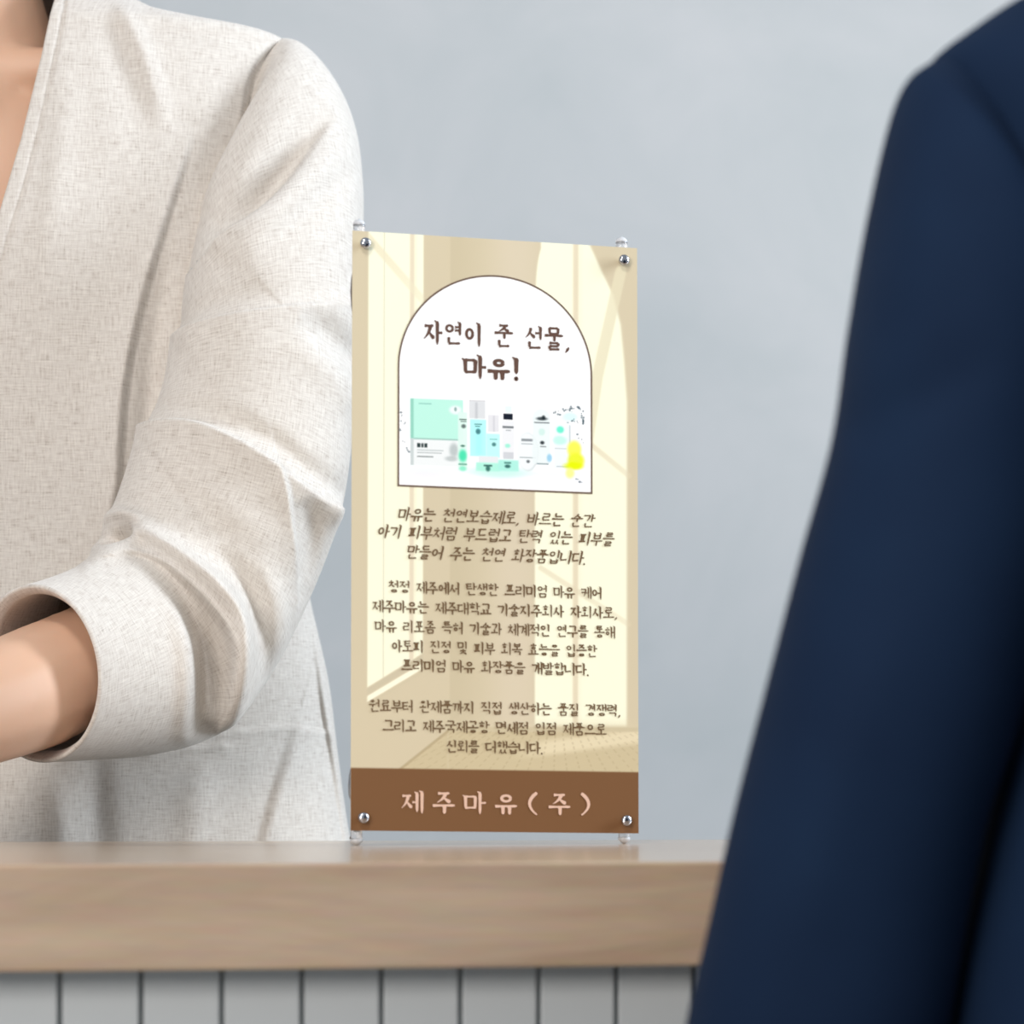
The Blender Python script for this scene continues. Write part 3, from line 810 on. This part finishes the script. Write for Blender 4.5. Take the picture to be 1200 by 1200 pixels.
def sleeve(name, rings, folds, mat, parent, nr=400, nc=360, mirror_x=None, lining=True, expo=1.0, cuff_th=.0028, b_up=3.5):
    """rings: (outer px, outer py, inner px, inner py, depth, half thickness)"""
    K = len(rings)
    Po = np.array([P(r[0], r[1], r[4]) for r in rings]); Pi = np.array([P(r[2], r[3], r[4]) for r in rings])
    bb = np.array([r[5] for r in rings])
    q = np.linspace(0, K - 1, nr)
    Po = cr(np.arange(K), Po, q); Pi = cr(np.arange(K), Pi, q); bb = cr(np.arange(K), bb, q)
    Cc = (Po + Pi) / 2; A = (Po - Pi) / 2
    Tn = np.gradient(Cc, axis=0)
    kz = 9
    Tn = np.stack([np.convolve(np.pad(Tn[:, i], kz, mode='edge'), np.ones(2 * kz + 1) / (2 * kz + 1), 'valid') for i in range(3)], 1)
    B = np.cross(Tn, A); B /= np.linalg.norm(B, axis=1, keepdims=True)
    B *= np.where(B[:, 1:2] > 0, 1, -1)
    if b_up:
        wb = (1 - sm(q, 0.5, b_up))[:, None]; B = B * (1 - wb) + np.array([0, 1.0, 0]) * wb; B /= np.linalg.norm(B, axis=1, keepdims=True)
    ph = np.linspace(0, 2 * np.pi, nc, endpoint=False)
    cx, sx = np.cos(ph), np.sin(ph)
    cx = np.sign(cx) * np.abs(cx) ** expo; sx = np.sign(sx) * np.abs(sx) ** expo
    V = Cc[:, None] + A[:, None] * cx[None, :, None] + (B * bb[:, None])[:, None] * sx[None, :, None]
    n = vnormals(V, True)
    if (n[nr // 2, nc * 3 // 4, 1]) > 0: n = -n
    if folds is not None:
        X, Y = to_px(V)
        wgt = sm(-n[..., 1], -0.15, 0.35)
        Hh = folds(X, Y) * wgt
        V = V + lean(n) * Hh[..., None]
    arc = np.cumsum(np.r_[0, np.linalg.norm(np.diff(Cc, axis=0), axis=1)])
    rad = np.linalg.norm(A, axis=1).mean()
    UVs = np.stack(np.broadcast_arrays(ph[None, :] / (2 * np.pi) * 2 * np.pi * rad, arc[:, None]), -1)
    if lining:
        # turn the edge inwards and run a lining back up the sleeve
        ext = []; uve = []
        c = Cc[-1]; last = V[-1]; dirn = Tn[-1] / np.linalg.norm(Tn[-1])
        ins = last + (c - last) / np.linalg.norm(c - last, axis=1, keepdims=True) * cuff_th
        ext.append((last + ins) / 2 + dirn * cuff_th * .4)
        ext.append(ins)
        for k in range(1, 12):
            j = nr - 1 - k * 5
            c = Cc[j]; L_ = V[j]
            ext.append(L_ + (c - L_) / np.linalg.norm(c - L_, axis=1, keepdims=True) * (cuff_th + .0045))
        for k in range(len(ext)): uve.append(UVs[-1] + np.array([0, .004 * k]))
        V = np.concatenate([V, np.array(ext)], 0); UVs = np.concatenate([UVs, np.array(uve)], 0)
    if mirror_x is not None:
        V = V.copy(); V[..., 0] = 2 * mirror_x - V[..., 0]
    me = mesh_np(name, V.reshape(-1, 3), grid_faces(V.shape[0], nc, True))
    set_uv(me, UVs.reshape(-1, 2))
    o = link(name, me, mat, parent, True)
    fix_normals(me)
    return o

def fix_normals(me):
    b = bmesh.new(); b.from_mesh(me); bmesh.ops.recalc_face_normals(b, faces=b.faces[:]); b.to_mesh(me); b.free()

def torso(name, rows, X0, lap, folds, mat, parent, nr=460, nc=620, thick=.003, back_open=False, expo=2.4, back=False):
    """rows: (py, right half width px, half depth m, centre depth); lap: px of the opening edge per row.
    pixel numbers are turned to metres at depth `ref`"""
    rows = np.array(rows, float)
    ys = rows[:, 0]
    # denser sampling where the shoulders close
    t = np.linspace(0, 1, nr)
    yq = ys[0] + (ys[-1] - ys[0]) * (0.35 * t + 0.65 * t ** 2)
    a = cr(ys, rows[:, 1], yq); b = cr(ys, rows[:, 2], yq); dc = cr(ys, rows[:, 3], yq)
    xl = np.interp(yq, [l[0] for l in lap], [l[1] for l in lap])
    V = np.zeros((nr, nc, 3)); UVs = np.zeros((nr, nc, 2))
    for i in range(nr):
        ref = dc[i]
        am = a[i] * ref / F; xm = (X0 - 600) * ref / F
        z = ZC + (HY - yq[i]) * ref / F
        # opening edge
        u0 = np.clip(((xl[i] - 600) * (dc[i] - b[i]) / F - xm) / am, 0.0, .999)
        # superellipse angle: x = a*cos^p
        p_ = 2.0 / expo
        th0 = math.acos(u0 ** (1 / p_)) if u0 > 0 else math.pi / 2
        # front right angle goes th0 -> 0 (side) -> -pi/2 (back mid) -> -pi (side) -> -(pi+th0)
        ang = np.linspace(th0, -math.pi - th0, nc)
        # concentrate samples on the visible front
        s = np.linspace(0, 1, nc)
        ang = th0 + (-math.pi - 2 * th0) * np.interp(s, [0, .55, 1], [0, .33, 1])
        cx = np.cos(ang); sy = np.sin(ang)
        xx = np.sign(cx) * np.abs(cx) ** p_; yy = np.sign(sy) * np.abs(sy) ** p_
        V[i, :, 0] = xm + am * xx; V[i, :, 1] = dc[i] - b[i] * yy; V[i, :, 2] = z
    seg = np.linalg.norm(np.diff(V, axis=1), axis=2)
    UVs[:, 1:, 0] = np.cumsum(seg, 1)
    UVs[:, :, 0] -= UVs[:, nc // 5: nc // 5 + 1, 0] - V[:, nc // 5: nc // 5 + 1, 0]
    UVs[:, :, 1] = V[:, :, 2]
    n = vnormals(V, False)
    if n[nr // 2, nc // 6, 1] > 0: n = -n
    if folds is not None:
        X, Y = to_px(V)
        wgt = sm(-n[..., 1], -0.1, 0.3)
        V = V + lean(n) * (folds(X, Y) * wgt)[..., None]
    # the cloth's thickness: both opening edges are turned under
    L_ = [V[:, k] - n[:, k] * thick for k in (26, 18, 10, 5, 2)] + [V[:, 0] - n[:, 0] * thick, V[:, 0] - n[:, 0] * thick * .5 - (V[:, 1] - V[:, 0]) * .4]
    R_ = [V[:, -1] - n[:, -1] * thick] + [V[:, -1 - k] - n[:, -1 - k] * thick for k in (2, 5, 10, 18, 26)]
    V = np.concatenate([np.stack(L_, 1), V, np.stack(R_, 1)], 1)
    uL = np.stack([UVs[:, 0] - np.array([.002 * (k + 1), 0]) for k in range(len(L_))][::-1], 1); uR = np.stack([UVs[:, -1] + np.array([.002 * (k + 1), 0]) for k in range(len(R_))], 1)
    UVs = np.concatenate([uL, UVs, uR], 1)
    me = mesh_np(name, V.reshape(-1, 3), grid_faces(nr, V.shape[1]))
    set_uv(me, UVs.reshape(-1, 2))
    fix_normals(me)
    return link(name, me, mat, parent, True)

# ---- continuous bodies from joined limbs
_ico = None
_ico3 = None
def ico_fine():
    global _ico3
    if _ico3 is None:
        b = bmesh.new(); bmesh.ops.create_icosphere(b, subdivisions=4, radius=1.0)
        _ico3 = (np.array([v.co[:] for v in b.verts]), np.array([[v.index for v in f.verts] for f in b.faces])); b.free()
    return _ico3
def ico():
    global _ico
    if _ico is None:
        b = bmesh.new(); bmesh.ops.create_icosphere(b, subdivisions=2, radius=1.0)
        V = np.array([v.co[:] for v in b.verts]); Fc = np.array([[v.index for v in f.verts] for f in b.faces]); b.free()
        _ico = (V, Fc)
    return _ico
def blob(name, chains, ells, mat, parent, voxel=.006, smooth=6):
    V0, F0 = ico(); Vs = []; Fs = []; n = 0
    def add(c, s):
        nonlocal n
        Vs.append(V0 * np.array(s) + np.array(c)); Fs.append(F0 + n); n += len(V0)
    for ch in chains:
        for (p, r), (q, s) in zip(ch[:-1], ch[1:]):
            p = Vector(p); q = Vector(q); L = (q - p).length
            k = max(2, int(L / (min(r, s) * .35)) + 1)
            for i in range(k + 1):
                t = i / k; rr = r + (s - r) * t
                add(p.lerp(q, t), (rr, rr, rr))
    V0, F0 = ico_fine()
    for c_, s in ells: add(c_, s)
    me = mesh_np(name, np.concatenate(Vs), np.concatenate(Fs))
    ob = bpy.data.objects.new('tmp', me); COL.objects.link(ob)
    md = ob.modifiers.new('r', 'REMESH'); md.mode = 'VOXEL'; md.voxel_size = voxel
    md = ob.modifiers.new('s', 'SMOOTH'); md.iterations = smooth; md.factor = .5
    me2 = bpy.data.meshes.new_from_object(ob.evaluated_get(bpy.context.evaluated_depsgraph_get()))
    bpy.data.objects.remove(ob); me2.name = name
    return link(name, me2, mat, parent, True)

def hand(wrist, fdir, palm_n, side, sc=1.0, curl=.35):
    """chains for a hand: palm, five unequal fingers bent at the knuckles; palm_n points out of the back of the hand"""
    f = Vector(fdir).normalized(); u = Vector(palm_n); u = (u - f * u.dot(f)).normalized(); s = f.cross(u) * side
    w_ = Vector(wrist); ch = []
    for k, (off, L) in enumerate(((-.030, .070), (-.010, .079), (.010, .074), (.028, .058))):
        base_ = w_ + f * (.082 - abs(off) * .15) * sc + s * off * sc
        ch.append([(w_ + s * off * .5 * sc, .016 * sc), (base_, .0125 * sc)])
        p = base_; a = .10; rr = .0100
        for part in (.45, .32, .23):
            a += curl
            q = p + (f * math.cos(a) - u * math.sin(a)) * L * part * sc
            ch.append([(p, rr * sc), (q, (rr - .0006) * sc)]); p = q; rr -= .0006
    b0 = w_ + f * .022 * sc - s * .022 * sc
    b1 = b0 + (f * .7 - s * .75 - u * .25).normalized() * .038 * sc
    b2 = b1 + (f * .95 - s * .30 - u * .2).normalized() * .030 * sc
    b3 = b2 + (f * 1.0 - u * .25).normalized() * .022 * sc
    ch.append([(b0, .016 * sc), (b1, .0115 * sc), (b2, .010 * sc), (b3, .0085 * sc)])
    return ch

def person_extras(root, head_c, face, scale, woman, hair_mat, skin):
    """eyes, mouth and hair for a head centred at head_c and looking along face (+1 away, -1 to the viewer)"""
    hc = Vector(head_c); s = scale
    for sx in (-1, 1):
        b = bmesh.new(); bmesh.ops.create_uvsphere(b, u_segments=16, v_segments=10, radius=.0115 * s, matrix=Matrix.Translation(hc + Vector((sx * .031 * s, face * .0735 * s, 0))))
        e = bm_obj('eye', b, M_eye, root, True)
        b = bmesh.new(); bmesh.ops.create_uvsphere(b, u_segments=12, v_segments=8, radius=.0055 * s, matrix=Matrix.Translation(hc + Vector((sx * .031 * s, face * .0815 * s, 0))))
        bm_obj('iris', b, M_iris, e, True)
    b = bmesh.new(); bmesh.ops.create_uvsphere(b, u_segments=16, v_segments=8, radius=1, matrix=Matrix.Translation(hc + Vector((0, face * .086 * s, -.062 * s))) @ Matrix.Diagonal((.024 * s, .008 * s, .008 * s, 1)))
    bm_obj('mouth', b, M_lip, root, True)

# ================================================================== the woman behind the counter
WX = -40                                   # column of her middle line
DW = 2.24
def WP(px, py, d): return P(px, py, d)
woman = empty('person', (WP(WX, 900, DW).x, DW, 0), label='person behind the counter in pale linen jacket with sleeve pushed up', cat='person')
wx = woman.location.x
zsh = P(0, 70, DW).z
neck_b = Vector((wx, DW, zsh + .005)); head_c = Vector((wx, DW - .02, zsh + .175))
sho = P(345, 105, 2.215); elb = P(285, 690, 2.11); mid = P(40, 800, 1.965); wr = P(-215, 925, 1.80)
zt = TOP + 0.0
wr.z = TOP + .044
shl = Vector((2 * wx - sho.x, sho.y, sho.z)); ell_ = Vector((2 * wx - elb.x, elb.y, elb.z)); wrl = Vector((wx - .10, 1.75, TOP + .044)); midl = Vector((2 * wx - mid.x, mid.y, mid.z))
chains = [
    [((wx, DW, .93), .115), ((wx, DW, 1.10), .095), ((wx, DW, 1.28), .10), ((wx, DW, zsh - .085), .095)],
    [((wx, DW - .0, zsh - .05), .085), ((wx, DW - .005, zsh + .05), .056), ((wx, DW - .012, zsh + .10), .053)],
    [((wx, DW, zsh - .075), .07), (sho - Vector((.045, 0, .045)), .042)], [((wx, DW, zsh - .075), .07), (shl + Vector((.045, 0, -.045)), .042)],
    [(sho - Vector((.04, 0, .045)), .04), (elb, .034)], [(elb, .034), (mid - Vector((0, 0, .004)), .0425), (wr, .027)],
    [(shl + Vector((.04, 0, -.045)), .04), (ell_, .037)], [(ell_, .037), (midl - Vector((0, 0, .004)), .0425), (wrl, .027)],
    [((wx - .09, DW, .93), .085), ((wx - .09, DW, .50), .058), ((wx - .09, DW, .10), .04), ((wx - .09, DW - .10, .05), .03)],
    [((wx + .09, DW, .93), .085), ((wx + .09, DW, .50), .058), ((wx + .09, DW, .10), .04), ((wx + .09, DW - .10, .05), .03)],
]
fd = (wr - mid); fd.z = -.02
chains += hand(wr, fd, (0, 0, 1), 1, .95, .07)
chains += hand(wrl, Vector((.55, -.75, -.06)), (0, 0, 1), -1, .95, .07)
# chest surface and collar bones that show inside the neckline
ch_y = DW - .062
ells = [((wx, DW - .0, zsh - .13), (.14, .096, .14)), (head_c + Vector((0, 0, .02)), (.073, .09, .095)), (head_c + Vector((0, -.012, -.055)), (.052, .068, .05)),
        ((wx + .055, DW - .050, zsh - .020), (.066, .020, .017)), ((wx - .055, DW - .050, zsh - .020), (.066, .020, .017)),
        (head_c + Vector((0, -.095, -.018)), (.011, .018, .015)), (head_c + Vector((.076, .01, -.005)), (.008, .018, .03)), (head_c + Vector((-.076, .01, -.005)), (.008, .018, .03))]
body = blob('body', chains, ells, M_skin, woman, .005, 4)
person_extras(woman, head_c, -1, 1.0, True, M_hair, M_skin)
# hair
blob('hair', [[(head_c + Vector((-.07, .02, .02)), .03), (head_c + Vector((-.078, .04, -.09)), .028)], [(head_c + Vector((.07, .02, .02)), .03), (head_c + Vector((.078, .04, -.09)), .028)]],
     [(head_c + Vector((0, .022, .045)), (.086, .092, .092)), (head_c + Vector((0, .05, -.04)), (.082, .06, .09))], M_hair, woman, .006, 4)
# trousers and shoes
blob('trousers', [[((wx - .085, DW, .95), .105), ((wx - .095, DW, .5), .082), ((wx - .095, DW, .12), .072)], [((wx + .085, DW, .95), .105), ((wx + .095, DW, .5), .082), ((wx + .095, DW, .12), .072)]],
     [((wx, DW, .96), (.17, .12, .09))], M_trouser, woman, .012, 6)
for sx in (-1, 1):
    blob('shoe', [[((wx + sx * .09, DW + .05, .045), .042), ((wx + sx * .09, DW - .10, .040), .040), ((wx + sx * .09, DW - .16, .032), .032)]], [], M_shoe, woman, .008, 4)

blob('inner_top', [[((wx, DW, .96), .118), ((wx, DW, 1.10), .099), ((wx, DW, 1.24), .106)]], [((wx, DW, 1.23), (.15, .104, .07))], M_shirt, woman, .008, 6)
# jacket
TF = Folds(1.25)
TF.step([(228, 150, 0), (218, 185, 3), (203, 235, 6), (181, 305, 8), (161, 380, 9), (148, 450, 10), (142, 520, 10), (139, 575, 9), (120, 650, 2)], 42, 6, 1)
TF.ridge([(205, 250, 0), (192, 330, -3), (180, 400, -5), (172, 480, -5), (165, 560, -4)], 14)
TF.ridge([(132, -10, 0), (152, 30, 4), (168, 65, 4), (182, 110, 2.5), (200, 170, 0)], 13)
TF.ridge([(118, -5, 0), (138, 45, -2), (150, 90, -2.5), (160, 150, -1.5), (165, 220, 0)], 22)
TF.ridge([(120, 160, 0), (135, 260, -3), (120, 400, -2.5), (110, 500, 0)], 40)
TF.ridge([(262, 70, 0), (235, 160, 2.5), (205, 240, 0)], 22)
TF.ridge([(70, 30, 0), (75, 120, 1.6), (60, 260, 2), (40, 400, 0)], 18)
# stitched edge of the opening
TF.ridge([(78.5, -60, -1.2), (76, 0, -1.4), (57, 100, -1.4), (33, 200, -1.4), (9, 280, -1.4), (-26, 400, -1.2)], 2.2)
# armhole seam
TF.cut([(345, 46, 3), (318, 56, 5), (298, 84, 7), (289, 130, 9), (283, 185, 12), (266, 240, 18), (245, 290, 24), (228, 345, 26), (213, 395, 26), (200, 440, 24), (188, 490, 18), (176, 540, 0)], 50, 4.0, 1)
TF.ridge([(338, 50, -1.2), (314, 60, -2), (294, 88, -2), (286, 130, -2), (281, 185, -2), (264, 240, -2), (243, 290, -1.5), (224, 345, 0)], 2.4)
# waist folds below the sleeve, pocket flap
TF.step([(352, 830, 1), (338, 880, 4), (322, 930, 5), (303, 1000, 5)], 55, 9, -1)
TF.step([(362, 700, 0), (372, 790, 4), (380, 850, 6), (394, 930, 5), (405, 1000, 3)], 14, 3, -1)
TF.step([(172, 880, 2), (215, 876, 2), (262, 872, 2)], 8, 1.2, 1)
TF.step([(262, 858, 2), (300, 854, 2.5), (340, 852, 2.5), (384, 858, 2.5)], 10, 1.2, 1)
TF.ridge([(110, 860, 0), (112, 930, -2.5), (118, 1010, -2.5)], 18)
TF.ridge([(60, 900, 0), (70, 950, 2.5), (74, 1000, 2.5)], 16)
TF.ridge([(240, 885, 0), (232, 940, 2.5), (225, 1000, 2)], 22)
rows = [(-66, 138, .066, 2.262), (-40, 146, .068, 2.258), (-15, 170, .073, 2.252), (0, 190, .077, 2.25), (12, 215, .081, 2.248), (25, 247, .085, 2.245), (38, 312, .088, 2.242), (48, 366, .091, 2.24),
        (70, 384, .096, 2.24), (110, 388, .104, 2.24), (200, 382, .117, 2.24), (300, 372, .127, 2.24), (420, 366, .124, 2.24), (520, 372, .118, 2.24),
        (600, 388, .113, 2.24), (640, 399, .111, 2.24), (700, 403, .11, 2.24), (740, 412, .111, 2.24), (800, 425, .114, 2.24), (880, 435, .12, 2.24), (960, 446, .126, 2.24), (1050, 462, .13, 2.24), (1150, 476, .132, 2.24)]
lap = [(-80, 92), (0, 69), (100, 49), (200, 25), (280, 1), (400, -42), (470, -75), (1200, -85)]
tor = torso('jacket', rows, WX, lap, TF, M_linen, woman)

SF = Folds(1.3)
# armpit folds
SF.step([(242, 300, 8), (262, 278, 18), (300, 250, 20), (332, 215, 15), (362, 175, 8), (395, 132, 0)], 40, 4, 1)
SF.ridge([(262, 262, -8), (300, 228, -19), (335, 188, -17), (365, 155, -8), (392, 135, 0)], 22)
SF.ridge([(300, 300, 0), (350, 262, -3.5), (395, 215, -3), (418, 180, 0)], 16)
SF.step([(200, 400, 10), (225, 386, 15), (262, 374, 14), (310, 364, 12), (360, 358, 10), (425, 352, 5)], 60, 4, 1)
SF.ridge([(205, 384, -3), (250, 358, -3), (330, 345, -2), (400, 335, 0)], 14)
SF.ridge([(350, 372, 0), (385, 392, -9), (425, 425, -11)], 16)
SF.ridge([(330, 400, 0), (372, 425, 3), (410, 465, 4)], 18)
# elbow bunch
SF.step([(150, 520, 9), (166, 504, 12), (190, 496, 13), (225, 495, 13), (262, 507, 13), (305, 530, 13), (340, 556, 13), (372, 580, 12), (412, 602, 9)], 42, 4, 1)
SF.ridge([(190, 480, -2), (250, 488, -4), (310, 512, -5), (360, 548, -5), (405, 580, -4)], 13)
SF.step([(330, 552, 3), (337, 580, 8), (342, 615, 9), (347, 650, 8), (350, 700, 4), (345, 740, 0)], 26, 3.5, 1)
SF.ridge([(352, 585, 0), (362, 610, -7), (362, 650, -7), (355, 690, -3)], 13)
SF.ridge([(385, 590, 2), (398, 604, 8), (402, 620, 4)], 14)
# hollow and long roll above the cuff
SF.ridge([(126, 635, -8), (140, 629, -20), (150, 625, -14)], 8)
SF.ridge([(112, 630, 2), (122, 612, 5), (142, 603, 6), (160, 606, 5), (172, 612, 2)], 7)
SF.ridge([(105, 660, 3), (118, 650, 7), (135, 645, 8), (155, 634, 8), (170, 626, 9), (196, 640, 12), (228, 665, 15), (254, 690, 18), (276, 722, 20), (282, 760, 19), (280, 800, 15), (272, 840, 9), (266, 862, 3)], 13)
SF.step([(135, 655, 2), (160, 651, 4), (190, 662, 6), (218, 684, 9), (243, 710, 12), (262, 738, 14), (269, 765, 14), (267, 800, 12), (260, 838, 7), (254, 860, 2)], 16, 2.5, -1)
SF.ridge([(172, 660, 0), (213, 698, -9), (239, 740, -20), (248, 778, -24), (248, 815, -20), (242, 850, -10)], 15)
SF.ridge([(245, 640, 0), (285, 680, -6), (303, 730, -8), (310, 785, -5), (300, 830, 0)], 12)
SF.ridge([(300, 650, 0), (322, 700, 4), (330, 750, 4), (322, 800, 0)], 14)
SF.ridge([(170, 660, 0), (203, 700, 3), (217, 750, 5), (221, 800, 5), (218, 860, 3)], 13)
# soft hollows in the big bulge
SF.ridge([(210, 560, 0), (250, 590, 2), (300, 620, 3), (320, 680, 0)], 26)
SF.ridge([(180, 560, 0), (215, 580, -2.5), (255, 620, -2)], 16)
srings = [(296, 60, 246, 290, 2.236, .034), (336, 46, 252, 298, 2.224, .045), (370, 64, 252, 302, 2.21, .056), (400, 112, 250, 318, 2.195, .063), (417, 190, 234, 348, 2.177, .066),
          (421, 280, 217, 394, 2.157, .066), (420, 370, 206, 428, 2.142, .066), (416, 450, 194, 463, 2.128, .066), (411, 530, 174, 502, 2.118, .066),
          (400, 598, 156, 545, 2.108, .067), (378, 664, 132, 602, 2.10, .067), (347, 735, 113, 645, 2.088, .066), (313, 798, 104, 660, 2.072, .064),
          (270, 850, 93, 666, 2.05, .062), (200, 876, 74, 673, 2.02, .060), (125, 887, 50, 680, 1.987, .058), (60, 893, 28, 686, 1.958, .056)]
sleeve('sleeve', srings, SF, M_linen, woman)
sleeve('sleeve', srings, None, M_linen, woman, nr=120, nc=100, mirror_x=wx)

# ================================================================== the man in front of the counter
MXC = 1690; DM = 1.28
man = empty('person', (P(MXC, 900, DM).x, DM, 0), label='blurred person in dark navy suit jacket, in front of the counter', cat='person')
mx0 = man.location.x
mz = P(0, 90, DM).z
MF = Folds()
MF.ridge([(1095, 110, 0), (1085, 240, 2.5), (1060, 380, 2), (1045, 520, 0)], 40)
MF.ridge([(1180, 400, 0), (1100, 455, -2.5), (1010, 500, -2), (985, 515, 0)], 34)
MF.ridge([(1050, 700, 0), (990, 850, 3), (940, 1040, 3), (900, 1200, 0)], 45)
mr = [(1122, 66, 1300, 420, 1.285, .046), (1084, 78, 1296, 428, 1.28, .058), (1052, 116, 1284, 455, 1.275, .066), (1018, 250, 1266, 520, 1.272, .068),
      (994, 385, 1252, 600, 1.272, .067), (975, 515, 1235, 690, 1.272, .066), (938, 650, 1212, 780, 1.272, .064), (901, 792, 1188, 866, 1.272, .062),
      (862, 945, 1158, 955, 1.275, .060), (830, 1088, 1134, 1068, 1.28, .058), (803, 1210, 1112, 1200, 1.285, .056), (785, 1340, 1085, 1340, 1.30, .052),
      (800, 1480, 1060, 1480, 1.31, .047), (815, 1640, 1040, 1640, 1.315, .042), (825, 1760, 1030, 1760, 1.32, .040)]
sleeve('sleeve', mr, MF, M_suit, man, nr=160, nc=120, cuff_th=.003)
sleeve('sleeve', mr, None, M_suit, man, nr=100, nc=80, mirror_x=mx0, cuff_th=.003)
mrows = [(-155, 150, .062, 1.30), (-120, 175, .066, 1.295), (-60, 350, .075, 1.29), (-5, 490, .085, 1.285), (35, 558, .095, 1.28), (65, 595, .10, 1.28), (100, 600, .11, 1.28), (200, 585, .12, 1.28), (420, 555, .13, 1.28), (700, 520, .128, 1.28),
         (850, 512, .126, 1.28), (1000, 540, .13, 1.28), (1200, 576, .134, 1.28), (1400, 596, .138, 1.28), (1700, 610, .14, 1.28)]
def man_torso():
    lapm = [(-200, MXC - 0 + 60), (0, MXC + 60), (500, MXC + 1), (1800, MXC + 1)]
    o = torso('jacket', mrows, MXC, lapm, None, M_suit, man, nr=160, nc=200)
    # turn it round so that the opening faces the counter
    me = o.data; co = np.empty(len(me.vertices) * 3); me.vertices.foreach_get('co', co); co = co.reshape(-1, 3)
    co[:, 1] = 2 * DM - co[:, 1] + .02
    me.vertices.foreach_set('co', co.ravel()); me.update(); fix_normals(me)
    return o
man_torso()
msh = P(1190, 230, 1.28); mel = P(985, 1120, 1.28); mwr = P(925, 1790, 1.32)
mirror = lambda v: Vector((2 * mx0 - v.x, v.y, v.z))
hc2 = Vector((mx0, DM + .02, mz + .25))
chains = [[((mx0, DM, .82), .11), ((mx0, DM, 1.0), .10), ((mx0, DM, mz - .10), .095)],
          [((mx0, DM, mz - .02), .072), ((mx0, DM + .005, mz + .10), .062), ((mx0, DM + .015, mz + .16), .06)],
          [((mx0, DM, mz - .09), .07), (msh, .045)], [((mx0, DM, mz - .09), .07), (mirror(msh), .045)],
          [(msh, .045), (mel, .038), (mwr, .028)], [(mirror(msh), .045), (mirror(mel), .038), (mirror(mwr), .028)],
          [((mx0 - .09, DM, .80), .085), ((mx0 - .10, DM, .45), .06), ((mx0 - .10, DM, .10), .045), ((mx0 - .10, DM + .10, .05), .03)],
          [((mx0 + .09, DM, .80), .085), ((mx0 + .10, DM, .45), .06), ((mx0 + .10, DM, .10), .045), ((mx0 + .10, DM + .10, .05), .03)]]
chains += hand(mwr, (0, .1, -1), (-1, 0, 0), 1, 1.0, .22)
chains += hand(mirror(mwr), (0, .1, -1), (1, 0, 0), -1, 1.0, .22)
ells = [(hc2 + Vector((0, 0, .02)), (.078, .095, .10)), (hc2 + Vector((0, .014, -.06)), (.058, .07, .05)), (hc2 + Vector((0, .10, -.018)), (.012, .02, .016)),
        (hc2 + Vector((.081, -.01, -.005)), (.009, .019, .032)), (hc2 + Vector((-.081, -.01, -.005)), (.009, .019, .032))]
blob('body', chains, ells, M_skin2, man, .0055, 4)
person_extras(man, hc2, 1, 1.05, False, M_hair, M_skin2)
blob('hair', [], [(hc2 + Vector((0, -.022, .05)), (.087, .094, .088)), (hc2 + Vector((0, -.05, -.02)), (.078, .055, .07))], M_hair, man, .006, 4)
b = bmesh.new(); lathe_bm(b, (mx0, DM + .002, mz + .055), (0, .05, 1), [(0, .078), (.002, .080), (.05, .071), (.051, .068), (.002, .070)], 32)
bm_obj('shirt_collar', b, M_shirt, man, True)
blob('shirt', [[((mx0, DM, .86), .114), ((mx0, DM, 1.0), .106), ((mx0, DM, mz - .09), .100)]], [], M_shirt, man, .008, 6)
blob('trousers', [[((mx0 - .09, DM + .01, .84), .098), ((mx0 - .105, DM, .45), .085), ((mx0 - .105, DM, .10), .075)], [((mx0 + .09, DM + .01, .84), .098), ((mx0 + .105, DM, .45), .085), ((mx0 + .105, DM, .10), .075)]],
     [((mx0, DM, .84), (.17, .105, .08))], M_navy2, man, .012, 6)
for sx in (-1, 1):
    blob('shoe', [[((mx0 + sx * .10, DM - .05, .048), .045), ((mx0 + sx * .10, DM + .10, .043), .043), ((mx0 + sx * .10, DM + .17, .034), .034)]], [], M_shoe, man, .008, 4)
